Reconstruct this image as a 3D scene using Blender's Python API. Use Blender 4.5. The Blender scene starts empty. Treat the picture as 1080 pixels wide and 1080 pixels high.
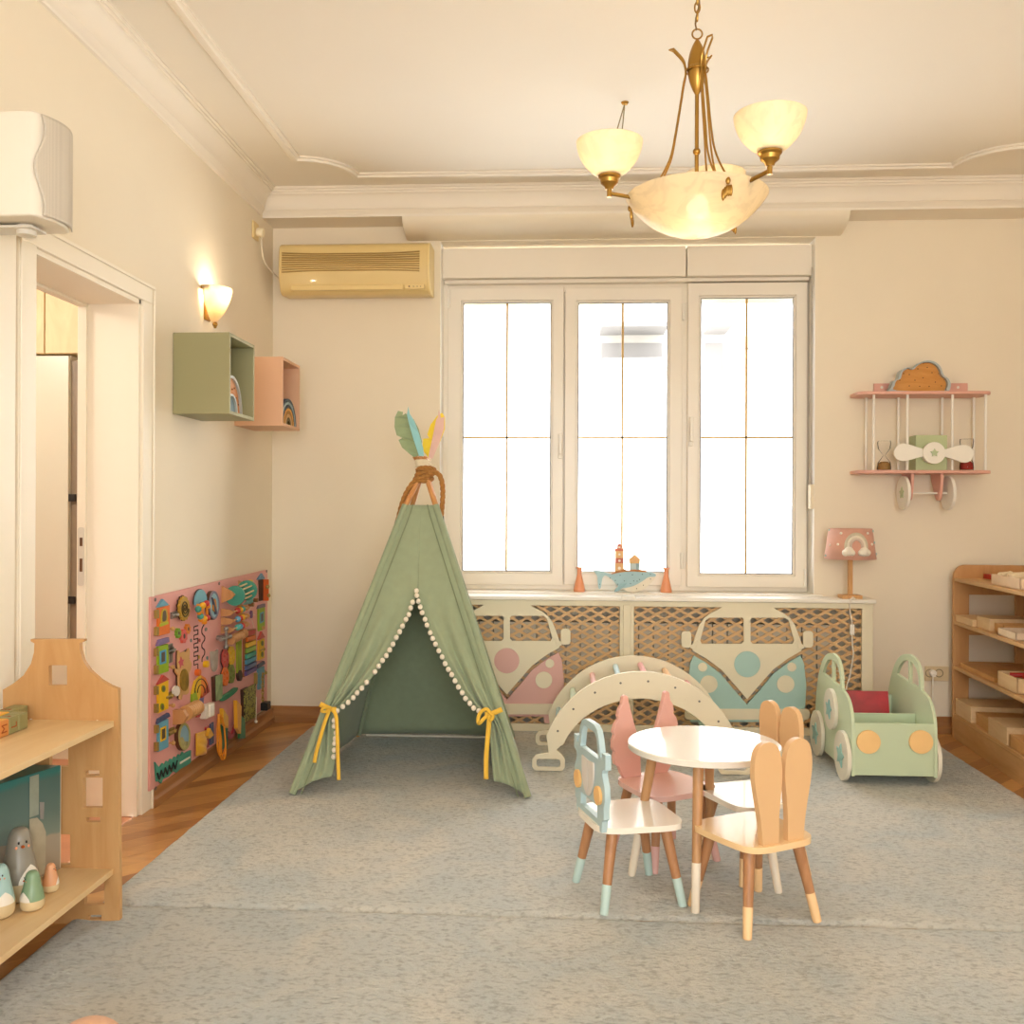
import bpy, bmesh, math, random
from mathutils import Vector, Matrix
random.seed(7)
C = bpy.context.scene.collection
PI = math.pi
# ------------------------------------------------------------------ camera model
F, YAW, ROLL, EYE = 1000.0, math.atan(.058), .0044, 1.25
cR = Vector((math.cos(YAW), math.sin(YAW), 0)); cD = Vector((-math.sin(YAW), math.cos(YAW), 0))
EYEP = Vector((0, 0, EYE))
def ray(u, v):
    a, b = (u-540)/F, (540-v)/F
    x = a*math.cos(ROLL)-b*math.sin(ROLL); y = a*math.sin(ROLL)+b*math.cos(ROLL)
    return cD + cR*x + Vector((0, 0, y))
def at(u, v, X=None, Y=None, Z=None):
    d = ray(u, v)
    if X is not None: t = X/d.x
    elif Y is not None: t = Y/d.y
    else: t = (Z-EYE)/d.z
    return EYEP + d*t
def at_plane(u, v, p, n):
    d = ray(u, v); return EYEP + d*((p-EYEP).dot(n)/d.dot(n))

# ------------------------------------------------------------------ materials
def lin(c):
    if isinstance(c, str):
        c = c.lstrip('#'); c = [int(c[i:i+2], 16) for i in (0, 2, 4)]
    return tuple(((x/255)/12.92 if x/255 <= .04045 else ((x/255+.055)/1.055)**2.4) for x in c)+(1,)
_M = {}
def new_mat(name):
    m = bpy.data.materials.new(name); m.use_nodes = True
    return m, m.node_tree.nodes, m.node_tree.links, m.node_tree.nodes['Principled BSDF']
def paint(c, rough=.45, var=.04, scale=9, bump=.0, bscale=60, metal=0, coat=0, spec=.5):
    key = ('p', c, rough, var, scale, bump, bscale, metal, coat, spec)
    if key in _M: return _M[key]
    m, N, L, P = new_mat('paint_'+str(c).strip('#'))
    col = lin(c)
    P.inputs['Roughness'].default_value = rough; P.inputs['Metallic'].default_value = metal
    P.inputs['Coat Weight'].default_value = coat; P.inputs['Specular IOR Level'].default_value = spec
    tc = N.new('ShaderNodeTexCoord'); nz = N.new('ShaderNodeTexNoise'); nz.inputs['Scale'].default_value = scale
    nz.inputs['Detail'].default_value = 4
    L.new(tc.outputs['Object'], nz.inputs['Vector'])
    rp = N.new('ShaderNodeValToRGB'); rp.color_ramp.elements[0].position = .3; rp.color_ramp.elements[1].position = .7
    rp.color_ramp.elements[0].color = tuple(x*(1-var) for x in col[:3])+(1,)
    rp.color_ramp.elements[1].color = tuple(min(1, x*(1+var)) for x in col[:3])+(1,)
    L.new(nz.outputs['Fac'], rp.inputs['Fac']); L.new(rp.outputs['Color'], P.inputs['Base Color'])
    if bump:
        n2 = N.new('ShaderNodeTexNoise'); n2.inputs['Scale'].default_value = bscale; n2.inputs['Detail'].default_value = 3
        L.new(tc.outputs['Object'], n2.inputs['Vector'])
        bp = N.new('ShaderNodeBump'); bp.inputs['Strength'].default_value = bump; bp.inputs['Distance'].default_value = .01
        L.new(n2.outputs['Fac'], bp.inputs['Height']); L.new(bp.outputs['Normal'], P.inputs['Normal'])
    _M[key] = m; return m
def wood(c1, c2, axis='z', scale=14, rough=.42, stretch=9, dist=2.0):
    key = ('w', c1, c2, axis, scale, rough, stretch)
    if key in _M: return _M[key]
    m, N, L, P = new_mat('wood_'+str(c1).strip('#'))
    tc = N.new('ShaderNodeTexCoord'); mp = N.new('ShaderNodeMapping')
    s = [1, 1, 1]; s['xyz'.index(axis)] = 1.0/stretch
    mp.inputs['Scale'].default_value = s
    L.new(tc.outputs['Object'], mp.inputs['Vector'])
    nz = N.new('ShaderNodeTexNoise'); nz.inputs['Scale'].default_value = scale; nz.inputs['Detail'].default_value = 6
    nz.inputs['Distortion'].default_value = dist; nz.inputs['Roughness'].default_value = .6
    L.new(mp.outputs['Vector'], nz.inputs['Vector'])
    rp = N.new('ShaderNodeValToRGB'); rp.color_ramp.elements[0].position = .3; rp.color_ramp.elements[1].position = .72
    rp.color_ramp.elements[0].color = lin(c1); rp.color_ramp.elements[1].color = lin(c2)
    L.new(nz.outputs['Fac'], rp.inputs['Fac']); L.new(rp.outputs['Color'], P.inputs['Base Color'])
    bp = N.new('ShaderNodeBump'); bp.inputs['Strength'].default_value = .06; bp.inputs['Distance'].default_value = .004
    L.new(nz.outputs['Fac'], bp.inputs['Height']); L.new(bp.outputs['Normal'], P.inputs['Normal'])
    P.inputs['Roughness'].default_value = rough
    _M[key] = m; return m
def cloth(c, rough=.9, scale=420, bump=.35):
    key = ('c', c, scale)
    if key in _M: return _M[key]
    m, N, L, P = new_mat('cloth_'+str(c).strip('#'))
    col = lin(c); tc = N.new('ShaderNodeTexCoord')
    nz = N.new('ShaderNodeTexNoise'); nz.inputs['Scale'].default_value = 26; nz.inputs['Detail'].default_value = 5
    L.new(tc.outputs['Object'], nz.inputs['Vector'])
    rp = N.new('ShaderNodeValToRGB'); rp.color_ramp.elements[0].position = .25; rp.color_ramp.elements[1].position = .75
    rp.color_ramp.elements[0].color = tuple(x*.95 for x in col[:3])+(1,); rp.color_ramp.elements[1].color = tuple(min(1, x*1.04) for x in col[:3])+(1,)
    L.new(nz.outputs['Fac'], rp.inputs['Fac']); L.new(rp.outputs['Color'], P.inputs['Base Color'])
    n2 = N.new('ShaderNodeTexNoise'); n2.inputs['Scale'].default_value = scale
    L.new(tc.outputs['Object'], n2.inputs['Vector'])
    bp = N.new('ShaderNodeBump'); bp.inputs['Strength'].default_value = bump; bp.inputs['Distance'].default_value = .002
    L.new(n2.outputs['Fac'], bp.inputs['Height']); L.new(bp.outputs['Normal'], P.inputs['Normal'])
    P.inputs['Roughness'].default_value = rough; P.inputs['Sheen Weight'].default_value = .2
    _M[key] = m; return m
def glass_mat(name, tint='#ffffff', gloss=.06, tr=1.0):
    m, N, L, P = new_mat(name); N.remove(P)
    out = N['Material Output']; t = N.new('ShaderNodeBsdfTransparent'); g = N.new('ShaderNodeBsdfGlossy')
    c = lin(tint); t.inputs['Color'].default_value = tuple(x*tr for x in c[:3])+(1,)
    g.inputs['Roughness'].default_value = .02
    lw = N.new('ShaderNodeLayerWeight'); lw.inputs['Blend'].default_value = gloss*3
    mx = N.new('ShaderNodeMixShader')
    L.new(lw.outputs['Fresnel'], mx.inputs['Fac']); L.new(t.outputs[0], mx.inputs[1]); L.new(g.outputs[0], mx.inputs[2])
    L.new(mx.outputs[0], out.inputs['Surface']); return m
def alabaster(name, c, trans=.6):
    m, N, L, P = new_mat(name); out = N['Material Output']
    tc = N.new('ShaderNodeTexCoord'); nz = N.new('ShaderNodeTexNoise'); nz.inputs['Scale'].default_value = 9; nz.inputs['Distortion'].default_value = 3.5
    L.new(tc.outputs['Object'], nz.inputs['Vector'])
    rp = N.new('ShaderNodeValToRGB'); rp.color_ramp.elements[0].position = .38; rp.color_ramp.elements[1].position = .55
    col = lin(c)
    rp.color_ramp.elements[0].color = tuple(x*.9 for x in col[:3])+(1,); rp.color_ramp.elements[1].color = col
    L.new(nz.outputs['Fac'], rp.inputs['Fac'])
    L.new(rp.outputs['Color'], P.inputs['Base Color']); P.inputs['Roughness'].default_value = .3
    tl = N.new('ShaderNodeBsdfTranslucent'); L.new(rp.outputs['Color'], tl.inputs['Color'])
    mx = N.new('ShaderNodeMixShader'); mx.inputs['Fac'].default_value = trans
    L.new(P.outputs[0], mx.inputs[1]); L.new(tl.outputs[0], mx.inputs[2])
    tr = N.new('ShaderNodeBsdfTransparent'); m2 = N.new('ShaderNodeMixShader'); m2.inputs['Fac'].default_value = .14
    L.new(mx.outputs[0], m2.inputs[1]); L.new(tr.outputs[0], m2.inputs[2]); L.new(m2.outputs[0], out.inputs['Surface'])
    return m
def glow(name, c, s):
    m, N, L, P = new_mat(name)
    P.inputs['Base Color'].default_value = lin(c); P.inputs['Emission Color'].default_value = lin(c); P.inputs['Emission Strength'].default_value = s
    return m

# ------------------------------------------------------------------ mesh builder
def catmull(pts, n=6, closed=False):
    P = [Vector(p) for p in pts]; out = []; N = len(P)
    rng = N if closed else N-1
    for i in range(rng):
        p0 = P[(i-1) % N] if (closed or i > 0) else P[0]
        p1 = P[i]; p2 = P[(i+1) % N]
        p3 = P[(i+2) % N] if (closed or i+2 < N) else P[N-1]
        for k in range(n):
            t = k/n
            out.append(.5*((2*p1)+(p2-p0)*t+(2*p0-5*p1+4*p2-p3)*t*t+(3*p1-p0-3*p2+p3)*t**3))
    if not closed: out.append(P[-1].copy())
    return out
def rrect(x0, x1, y0, y1, r, n=5):
    o = []
    for cx, cy, a in ((x1-r, y1-r, 0), (x0+r, y1-r, 90), (x0+r, y0+r, 180), (x1-r, y0+r, 270)):
        for k in range(n+1):
            t = math.radians(a+90*k/n); o.append((cx+r*math.cos(t), cy+r*math.sin(t)))
    return o
def circ(cx, cy, r, n=28, ry=None):
    ry = r if ry is None else ry
    return [(cx+r*math.cos(2*PI*k/n), cy+ry*math.sin(2*PI*k/n)) for k in range(n)]
def star(cx, cy, r, r2=None, n=5, rot=PI/2):
    r2 = r2 or r*.5
    return [(cx+(r if k % 2 == 0 else r2)*math.cos(rot+PI*k/n), cy+(r if k % 2 == 0 else r2)*math.sin(rot+PI*k/n)) for k in range(2*n)]
def area2(p): return sum(p[i][0]*p[(i+1) % len(p)][1]-p[(i+1) % len(p)][0]*p[i][1] for i in range(len(p)))
def MY(y0): return lambda p: Vector((p[0], y0-p[2], p[1]))      # plate facing -Y, 2D = (X,Z)
def MX(x0): return lambda p: Vector((x0+p[2], p[0], p[1]))      # plate facing +X, 2D = (Y,Z)
def MZ(z0): return lambda p: Vector((p[0], p[1], z0+p[2]))      # plate facing +Z
class MB:
    def __init__(s): s.v, s.f = [], []
    def add(s, vs, fs):
        o = len(s.v); s.v += [Vector(v) for v in vs]; s.f += [tuple(o+i for i in f) for f in fs]; return s
    def xf(s, fn): s.v = [fn(v) for v in s.v]; return s
    def box(s, x0, x1, y0, y1, z0, z1):
        return s.add([(x0,y0,z0),(x1,y0,z0),(x1,y1,z0),(x0,y1,z0),(x0,y0,z1),(x1,y0,z1),(x1,y1,z1),(x0,y1,z1)],
                     [(0,3,2,1),(4,5,6,7),(0,1,5,4),(1,2,6,5),(2,3,7,6),(3,0,4,7)])
    def frame(s, x0, x1, y0, y1, z0, z1, w, wb=None):            # picture-frame of four bars in the XZ plane
        wb = wb or w
        s.box(x0, x1, y0, y1, z1-w, z1); s.box(x0, x1, y0, y1, z0, z0+wb)
        s.box(x0, x0+w, y0, y1, z0+wb, z1-w); return s.box(x1-w, x1, y0, y1, z0+wb, z1-w)
    def cyl(s, p0, p1, r0, r1=None, n=20): return s.tube([p0, p1], [r0, r0 if r1 is None else r1], n)
    def tube(s, pts, r, n=10, closed=False):
        P = [Vector(p) for p in pts]; m = len(P)
        R = list(r) if isinstance(r, (list, tuple)) else [r]*m
        T = []
        for i in range(m):
            a = P[(i-1) % m] if (closed or i > 0) else P[i]; b = P[(i+1) % m] if (closed or i < m-1) else P[i]
            d = b-a; T.append(d.normalized() if d.length > 1e-9 else Vector((0, 0, 1)))
        up = Vector((0, 0, 1)) if abs(T[0].z) < .9 else Vector((1, 0, 0))
        nrm = (up-T[0]*up.dot(T[0])).normalized(); o = len(s.v)
        for i in range(m):
            nrm = nrm-T[i]*nrm.dot(T[i]); nrm.normalize(); b = T[i].cross(nrm)
            for k in range(n):
                a = 2*PI*k/n; s.v.append(P[i]+(nrm*math.cos(a)+b*math.sin(a))*R[i])
        for i in range(m if closed else m-1):
            j = (i+1) % m
            for k in range(n):
                l = (k+1) % n; s.f.append((o+i*n+k, o+i*n+l, o+j*n+l, o+j*n+k))
        if not closed:
            s.f.append(tuple(o+k for k in range(n))[::-1]); s.f.append(tuple(o+(m-1)*n+k for k in range(n)))
        return s
    def lathe(s, prof, c=(0, 0, 0), n=32, arc=2*PI, a0=0):       # prof = (r,z) list
        c = Vector(c); o = len(s.v); m = len(prof); full = abs(arc-2*PI) < 1e-6; cols = n if full else n+1
        for k in range(cols):
            a = a0+arc*k/n
            for r, z in prof: s.v.append(c+Vector((max(r, 1e-5)*math.cos(a), max(r, 1e-5)*math.sin(a), z)))
        for k in range(n):
            l = (k+1) % cols
            for i in range(m-1): s.f.append((o+k*m+i, o+l*m+i, o+l*m+i+1, o+k*m+i+1))
        return s
    def ball(s, c, r, sc=(1, 1, 1), n=16):
        o = len(s.v); c = Vector(c); rows = n//2
        for i in range(rows+1):
            t = PI*i/rows
            for k in range(n):
                a = 2*PI*k/n; s.v.append(c+Vector((max(math.sin(t), 1e-4)*math.cos(a)*sc[0], max(math.sin(t), 1e-4)*math.sin(a)*sc[1], math.cos(t)*sc[2]))*r)
        for i in range(rows):
            for k in range(n):
                l = (k+1) % n; s.f.append((o+i*n+k, o+(i+1)*n+k, o+(i+1)*n+l, o+i*n+l))
        return s
    def plate(s, outlines, t, M):                                # flat board with holes; 2D outline -> thickness t, front face at c=+t
        if not isinstance(outlines[0][0], (tuple, list, Vector)): outlines = [outlines]
        cu = bpy.data.curves.new('c', 'CURVE'); cu.dimensions = '2D'; cu.fill_mode = 'BOTH'; cu.extrude = t/2
        for k, ol in enumerate(outlines):
            ol = [(p[0], p[1]) for p in ol]
            if (area2(ol) > 0) != (k == 0): ol = ol[::-1]
            sp = cu.splines.new('POLY'); sp.points.add(len(ol)-1); sp.use_cyclic_u = True
            for q, p in zip(sp.points, ol): q.co = (p[0], p[1], 0, 1)
        ob = bpy.data.objects.new('c', cu); me = bpy.data.meshes.new_from_object(ob)
        bm = bmesh.new(); bm.from_mesh(me); bmesh.ops.remove_doubles(bm, verts=bm.verts, dist=1e-6)
        bmesh.ops.recalc_face_normals(bm, faces=bm.faces); bm.verts.index_update()
        s.add([M((v.co.x, v.co.y, v.co.z+t/2)) for v in bm.verts], [tuple(v.index for v in f.verts) for f in bm.faces])
        bm.free(); bpy.data.meshes.remove(me); bpy.data.objects.remove(ob); bpy.data.curves.remove(cu); return s
    def grid(s, fn, nu, nv):
        o = len(s.v)
        for j in range(nv+1):
            for i in range(nu+1): s.v.append(Vector(fn(i/nu, j/nv)))
        for j in range(nv):
            for i in range(nu):
                a = o+j*(nu+1)+i; s.f.append((a, a+1, a+nu+2, a+nu+1))
        return s
    def rope(s, pts, r, twist=60, n=7):
        P = catmull(pts, 10); L = [0]
        for a, b in zip(P, P[1:]): L.append(L[-1]+(b-a).length)
        T = [(P[min(i+1, len(P)-1)]-P[max(i-1, 0)]).normalized() for i in range(len(P))]
        nr = T[0].orthogonal().normalized(); fr = []
        for t in T:
            nr = (nr-t*nr.dot(t)).normalized(); fr.append((nr.copy(), t.cross(nr)))
        for k in range(3):
            s.tube([p+(f[0]*math.cos(twist*l+k*2*PI/3)+f[1]*math.sin(twist*l+k*2*PI/3))*r*.5 for p, f, l in zip(P, fr, L)], r*.58, n)
        return s
def meshobj(name, mb, mat, parent=None, off=None, smooth=True, bevel=0, solid=0, recalc=True, angle=35):
    me = bpy.data.meshes.new(name)
    vs = [v-off for v in mb.v] if off is not None else mb.v
    me.from_pydata([tuple(v) for v in vs], [], mb.f)
    bm = bmesh.new(); bm.from_mesh(me)
    if recalc: bmesh.ops.recalc_face_normals(bm, faces=bm.faces)
    bm.to_mesh(me); bm.free()
    if mat is not None: me.materials.append(mat)
    if smooth:
        for p in me.polygons: p.use_smooth = True
        me.set_sharp_from_angle(angle=math.radians(angle))
    o = bpy.data.objects.new(name, me); C.objects.link(o)
    if parent is not None: o.parent = parent
    if solid:
        md = o.modifiers.new('s', 'SOLIDIFY'); md.thickness = solid; md.offset = 0
    if bevel:
        md = o.modifiers.new('b', 'BEVEL'); md.width = bevel; md.segments = 2; md.harden_normals = True; md.limit_method = 'ANGLE'; md.angle_limit = math.radians(40)
    return o
def tag(o, label, cat, group=None, kind=None):
    o['label'] = label; o['category'] = cat
    if group: o['group'] = group
    if kind: o['kind'] = kind
    return o
class T:                                                         # a thing: an Empty at its base that parents its parts
    def __init__(s, name, label, cat, loc, rz=0, group=None, world=True):
        s.o = bpy.data.objects.new(name, None); C.objects.link(s.o); s.loc = Vector(loc); s.o.location = s.loc
        s.o.rotation_euler.z = rz; s.o.empty_display_size = .05; s.world = world and rz == 0
        tag(s.o, label, cat, group)
    def part(s, name, mb, mat, parent=None, **k):
        lab = k.pop('label', None)
        o = meshobj(name, mb, mat, parent or s.o, s.loc if s.world else None, **k)
        if lab: o['label'] = lab
        return o
def single(name, mb, mat, label, cat, loc, group=None, rz=0, world=True, **k):   # a thing that is one mesh
    o = meshobj(name, mb, mat, None, Vector(loc) if world else None, **k); o.location = loc; o.rotation_euler.z = rz
    return tag(o, label, cat, group)
def struct(name, mb, mat, parent=None, **k):
    o = meshobj(name, mb, mat, parent, **k)
    if parent is None: o['kind'] = 'structure'
    return o
def pxy(pts, Y):                                                  # photo outline -> (X,Z) on the plane Y
    return [(p.x, p.z) for p in (at(u, v, Y=Y) for u, v in pts)]
def pxx(pts, X):                                                  # photo outline -> (Y,Z) on the plane X
    return [(p.y, p.z) for p in (at(u, v, X=X) for u, v in pts)]
# ------------------------------------------------------------------ the setting
XL, XR, YB, YF, ZC = -1.75, 2.62, 5.54, -2.2, 3.09
M_wall = paint('#e8dcc5', .85, .015, 2.5, .05, 180)
M_ceil = paint('#e8dfcf', .9, .01, 2)
M_trim = paint('#e9dfce', .6, .01, 3)
M_white = paint('#ebe5d8', .35, .015, 4)
M_upvc = paint('#e9e0d0', .3, .012, 3)
M_cream = paint('#e6d9bd', .45, .015, 5)
M_hallw = paint('#e9dfcd', .8, .01, 2)

# parquet: every plank of the herringbone in one mesh, a tone per plank
def parquet():
    L_, W_ = .51, .085; bm = bmesh.new(); lay = bm.loops.layers.float_color.new('tone')
    rot = Matrix.Rotation(math.radians(45), 2); cen = Vector((.4, 1.7))
    for i in range(-90, 91):
        for j in range(-14, 15):
            ox, oy = i*W_+j*L_, i*W_-j*L_
            for (a, b, w, h) in ((0, 0, L_, W_), (0, W_, W_, L_)):
                g = .0012; q = [rot @ Vector((ox+a+x, oy+b+y))+cen for x, y in ((g, g), (w-g, g), (w-g, h-g), (g, h-g))]
                m = sum(q, Vector((0, 0)))/4
                if not (XL-.5 < m.x < XR+.5 and YF-.4 < m.y < YB+.4): continue
                f = bm.faces.new([bm.verts.new((p.x, p.y, 0)) for p in q]); t = random.random()
                for k, lp in enumerate(f.loops):
                    lp[lay] = (t, 1.0 if w > h else 0.0, random.random() if k == 0 else 0, 1)
    for co, no in (((XL-.01, 0, 0), (-1, 0, 0)), ((XR, 0, 0), (1, 0, 0)), ((0, YF, 0), (0, -1, 0)), ((0, YB, 0), (0, 1, 0))):
        g = bm.verts[:]+bm.edges[:]+bm.faces[:]
        bmesh.ops.bisect_plane(bm, geom=g, plane_co=co, plane_no=no, clear_outer=True)
    me = bpy.data.meshes.new('floor'); bm.to_mesh(me); bm.free()
    m, N, Lk, P = new_mat('parquet')
    at_ = N.new('ShaderNodeVertexColor'); at_.layer_name = 'tone'
    sp = N.new('ShaderNodeSeparateColor'); Lk.new(at_.outputs['Color'], sp.inputs['Color'])
    tc = N.new('ShaderNodeTexCoord'); mp1 = N.new('ShaderNodeMapping'); mp1.inputs['Rotation'].default_value = (0, 0, math.radians(45))
    mp1.inputs['Scale'].default_value = (60, 5, 1)
    mp2 = N.new('ShaderNodeMapping'); mp2.inputs['Rotation'].default_value = (0, 0, math.radians(45)); mp2.inputs['Scale'].default_value = (5, 60, 1)
    Lk.new(tc.outputs['Object'], mp1.inputs['Vector']); Lk.new(tc.outputs['Object'], mp2.inputs['Vector'])
    mv = N.new('ShaderNodeMix'); mv.data_type = 'VECTOR'
    Lk.new(sp.outputs['Green'], mv.inputs['Factor']); Lk.new(mp1.outputs[0], mv.inputs[4]); Lk.new(mp2.outputs[0], mv.inputs[5])
    nz = N.new('ShaderNodeTexNoise'); nz.inputs['Scale'].default_value = 1; nz.inputs['Detail'].default_value = 5
    Lk.new(mv.outputs[1], nz.inputs['Vector'])
    ad = N.new('ShaderNodeMath'); ad.operation = 'MULTIPLY_ADD'; ad.inputs[1].default_value = .35
    Lk.new(nz.outputs['Fac'], ad.inputs[0]); 
    sc = N.new('ShaderNodeMath'); sc.operation = 'MULTIPLY'; sc.inputs[1].default_value = .65; Lk.new(sp.outputs['Red'], sc.inputs[0]); Lk.new(sc.outputs[0], ad.inputs[2])
    rp = N.new('ShaderNodeValToRGB'); rp.color_ramp.elements[0].position = .1; rp.color_ramp.elements[1].position = .9
    rp.color_ramp.elements[0].color = lin('#8a5628'); rp.color_ramp.elements[1].color = lin('#d9a461')
    Lk.new(ad.outputs[0], rp.inputs['Fac']); Lk.new(rp.outputs['Color'], P.inputs['Base Color'])
    P.inputs['Roughness'].default_value = .3; P.inputs['Coat Weight'].default_value = .25; P.inputs['Coat Roughness'].default_value = .12
    bm = bmesh.new(); bm.from_mesh(me); vs = [bm.verts.new(c) for c in ((XL-.01, YF, -.0015), (XR, YF, -.0015), (XR, YB, -.0015), (XL-.01, YB, -.0015))]
    bm.faces.new(vs); bm.to_mesh(me); bm.free()
    me.materials.append(m); o = bpy.data.objects.new('floor', me); C.objects.link(o); o['kind'] = 'structure'
parquet()

# door opening in the left wall
DY0, DY1, DZ = 3.006, 3.79, 2.112
WT = .245
struct('wall_left', MB().box(XL-WT, XL, YF-.2, DY0, 0, ZC).box(XL-WT, XL, DY1, YB+.3, 0, ZC).box(XL-WT, XL, DY0, DY1, DZ, ZC), M_wall, smooth=False)
# window recess
wl, wr = at(464, 420, Y=YB).x, at(859.5, 420, Y=YB).x
wt = at(660, 252.5, Y=YB).z; SILL = .785
struct('wall_back', MB().box(XL, wl, YB, YB+.36, 0, ZC).box(wr, XR+.2, YB, YB+.36, 0, ZC).box(wl, wr, YB, YB+.36, wt, ZC).box(wl, wr, YB, YB+.36, 0, SILL-.03), M_wall, smooth=False)
# right wall and the wall behind the camera, with unseen openings added for fill daylight
struct('wall_right', MB().box(XR, XR+.2, YF-.2, -1.1, 0, ZC).box(XR, XR+.2, .0, YB, 0, ZC).box(XR, XR+.2, -1.1, .0, 0, .9).box(XR, XR+.2, -1.1, .0, 2.5, ZC), M_wall, smooth=False)
struct('wall_front', MB().box(XL, -.9, YF-.2, YF, 0, ZC).box(1.7, XR, YF-.2, YF, 0, ZC).box(-.9, 1.7, YF-.2, YF, 0, .7).box(-.9, 1.7, YF-.2, YF, 2.7, ZC), M_wall, smooth=False)
struct('ceiling', MB().box(XL-WT, XR+.2, YF-.2, YB+.36, ZC, ZC+.2), M_ceil, smooth=False)

# cornices
def ext_x(prof, x0, x1):
    mb = MB(); n = len(prof)
    mb.add([(x0, y, z) for y, z in prof]+[(x1, y, z) for y, z in prof],
           [(i, (i+1) % n, n+(i+1) % n, n+i) for i in range(n)]+[tuple(range(n)), tuple(range(n, 2*n))[::-1]]); return mb
def ext_y(prof, y0, y1):
    mb = MB(); n = len(prof)
    mb.add([(x, y0, z) for x, z in prof]+[(x, y1, z) for x, z in prof],
           [(i, (i+1) % n, n+(i+1) % n, n+i) for i in range(n)]+[tuple(range(n)), tuple(range(n, 2*n))[::-1]]); return mb
cb = 2.928
prof = [(YB, cb), (5.342, cb), (5.34, cb+.012), (5.346, cb+.014), (5.336, cb+.026), (5.344, cb+.029), (5.332, cb+.041), (5.342, cb+.046)]
for k in range(9):
    a = k/8; prof.append((5.342-.03*a**2.2, cb+.046+.075*a))
prof += [(5.306, cb+.123), (5.306, cb+.134), (5.298, cb+.136), (5.298, cb+.148), (5.288, cb+.15), (5.288, ZC), (YB, ZC)]
struct('trim_1', ext_x(prof, XL, XR), M_trim)
xa, xb = at(424, 228, Y=5.34).x, at(897, 228, Y=5.34).x
struct('trim_2', ext_x([(YB, cb)]+[(YB-.198*math.cos(PI/2*k/10), cb-(cb-wt-.006)*math.sin(PI/2*k/10)) for k in range(11)], xa, xb), M_wall)
lp = [(0, .0), (.012, .002), (.016, .010), (.011, .014), (.022, .022), (.018, .026), (.03, .036), (.027, .04)]
for k in range(9):
    a = k/8; lp.append((.03+.035*a**2, .042+.085*a))
lp += [(.072, .13), (.072, .14), (.08, .142), (.08, .152), (.09, .154), (.09, ZC-cb), (0, ZC-cb)]
struct('trim_3', ext_y([(XL+a, cb+b) for a, b in lp], YF, YB-.25), M_trim)
struct('trim_4', ext_y([(XR-a, cb+b) for a, b in lp], YF, YB-.25), M_trim)
# moulding on the ceiling: a rectangle with scooped corners
def ceiling_trim():
    x0, x1, y0, y1, r = -1.42, 2.29, -1.9, 5.12, .26; path = []
    for cx, cy, a0 in ((x0, y1, -90), (x1, y1, 180), (x1, y0, 90), (x0, y0, 0)):
        for k in range(9):
            t = math.radians(a0+90*k/8); path.append(Vector((cx+r*math.cos(t), cy+r*math.sin(t))))
    # order: each corner scoop runs from the side it meets first to the next side
    sec = [(-.03, 0), (-.03, .010), (-.018, .012), (-.014, .022), (.0, .024), (.006, .014), (.018, .016), (.03, .008), (.03, 0)]
    mb = MB(); n = len(path); m = len(sec)
    for i in range(n):
        a, b = path[i-1], path[(i+1) % n]; d1 = (path[i]-a).normalized(); d2 = (b-path[i]).normalized()
        nn = Vector((-(d1+d2).y, (d1+d2).x)).normalized(); k = 1/max(.5, nn.dot(Vector((-d1.y, d1.x))))
        for s_, h in sec: p = path[i]+nn*s_*k; mb.v.append(Vector((p.x, p.y, ZC-h)))
    for i in range(n):
        j = (i+1) % n
        for k in range(m-1): mb.f.append((i*m+k, i*m+k+1, j*m+k+1, j*m+k))
    struct('trim_5', mb, M_trim)
ceiling_trim()
# wooden baseboards
M_base = wood('#8f5f34', '#ab7946', 'y', 10, .4, 12)
def skirt(s): return [(0, 0), (.03, 0), (.03, .032), (.022, .042), (.018, .05), (.018, .085), (.01, .095), (0, .095)]
struct('baseboard_left', ext_y([(XL+a, b) for a, b in skirt(0)], 3.885, YB), M_base)
CX0, CX1, CY, CZ = at(405, 628, Y=5.36).x, at(921, 634, Y=5.36).x, 5.36, .775
struct('baseboard_back', ext_x([(YB-a, b) for a, b in skirt(0)], XL, CX0).add(*(lambda m: (m.v, m.f))(ext_x([(YB-a, b) for a, b in skirt(0)], CX1, XR))), wood('#8f5f34', '#ab7946', 'x', 10, .4, 12))

# door frame, deep lining and strike plate
door = bpy.data.objects.new('door_1', None); C.objects.link(door); door.location = (0, 0, 0); door['kind'] = 'structure'
M_door = paint('#eee4d0', .4, .01, 3)
cs = MB()
for y0, y1 in ((DY0-.1, DY0), (DY1, DY1+.098)):
    cs.box(XL, XL+.016, y0, y1, 0, DZ)
cs.box(XL, XL+.016, DY0-.1, DY1+.098, DZ, DZ+.075)
cs.box(XL+.0165, XL+.024, DY0-.1, DY0-.086, 0, DZ+.06).box(XL+.0165, XL+.024, DY1+.084, DY1+.098, 0, DZ+.06).box(XL+.0165, XL+.024, DY0-.1, DY1+.098, DZ+.061, DZ+.075)
struct('casing', cs, M_door, door, bevel=.003)
ln = MB().box(XL-WT, XL+.004, DY0, DY0+.02, 0, DZ).box(XL-WT, XL+.004, DY1-.02, DY1, 0, DZ).box(XL-WT, XL+.004, DY0, DY1, DZ-.02, DZ)
ln.box(XL-WT-.001, XL-WT+.036, DY1-.032, DY1-.02, 0, DZ-.02).box(XL-WT-.001, XL-WT+.036, DY0+.02, DY0+.032, 0, DZ-.02).box(XL-WT-.001, XL-WT+.036, DY0, DY1, DZ-.032, DZ-.02)
struct('lining', ln, M_door, door, bevel=.002)
yp = DY1-.032; xs = XL-WT+.017
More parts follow.
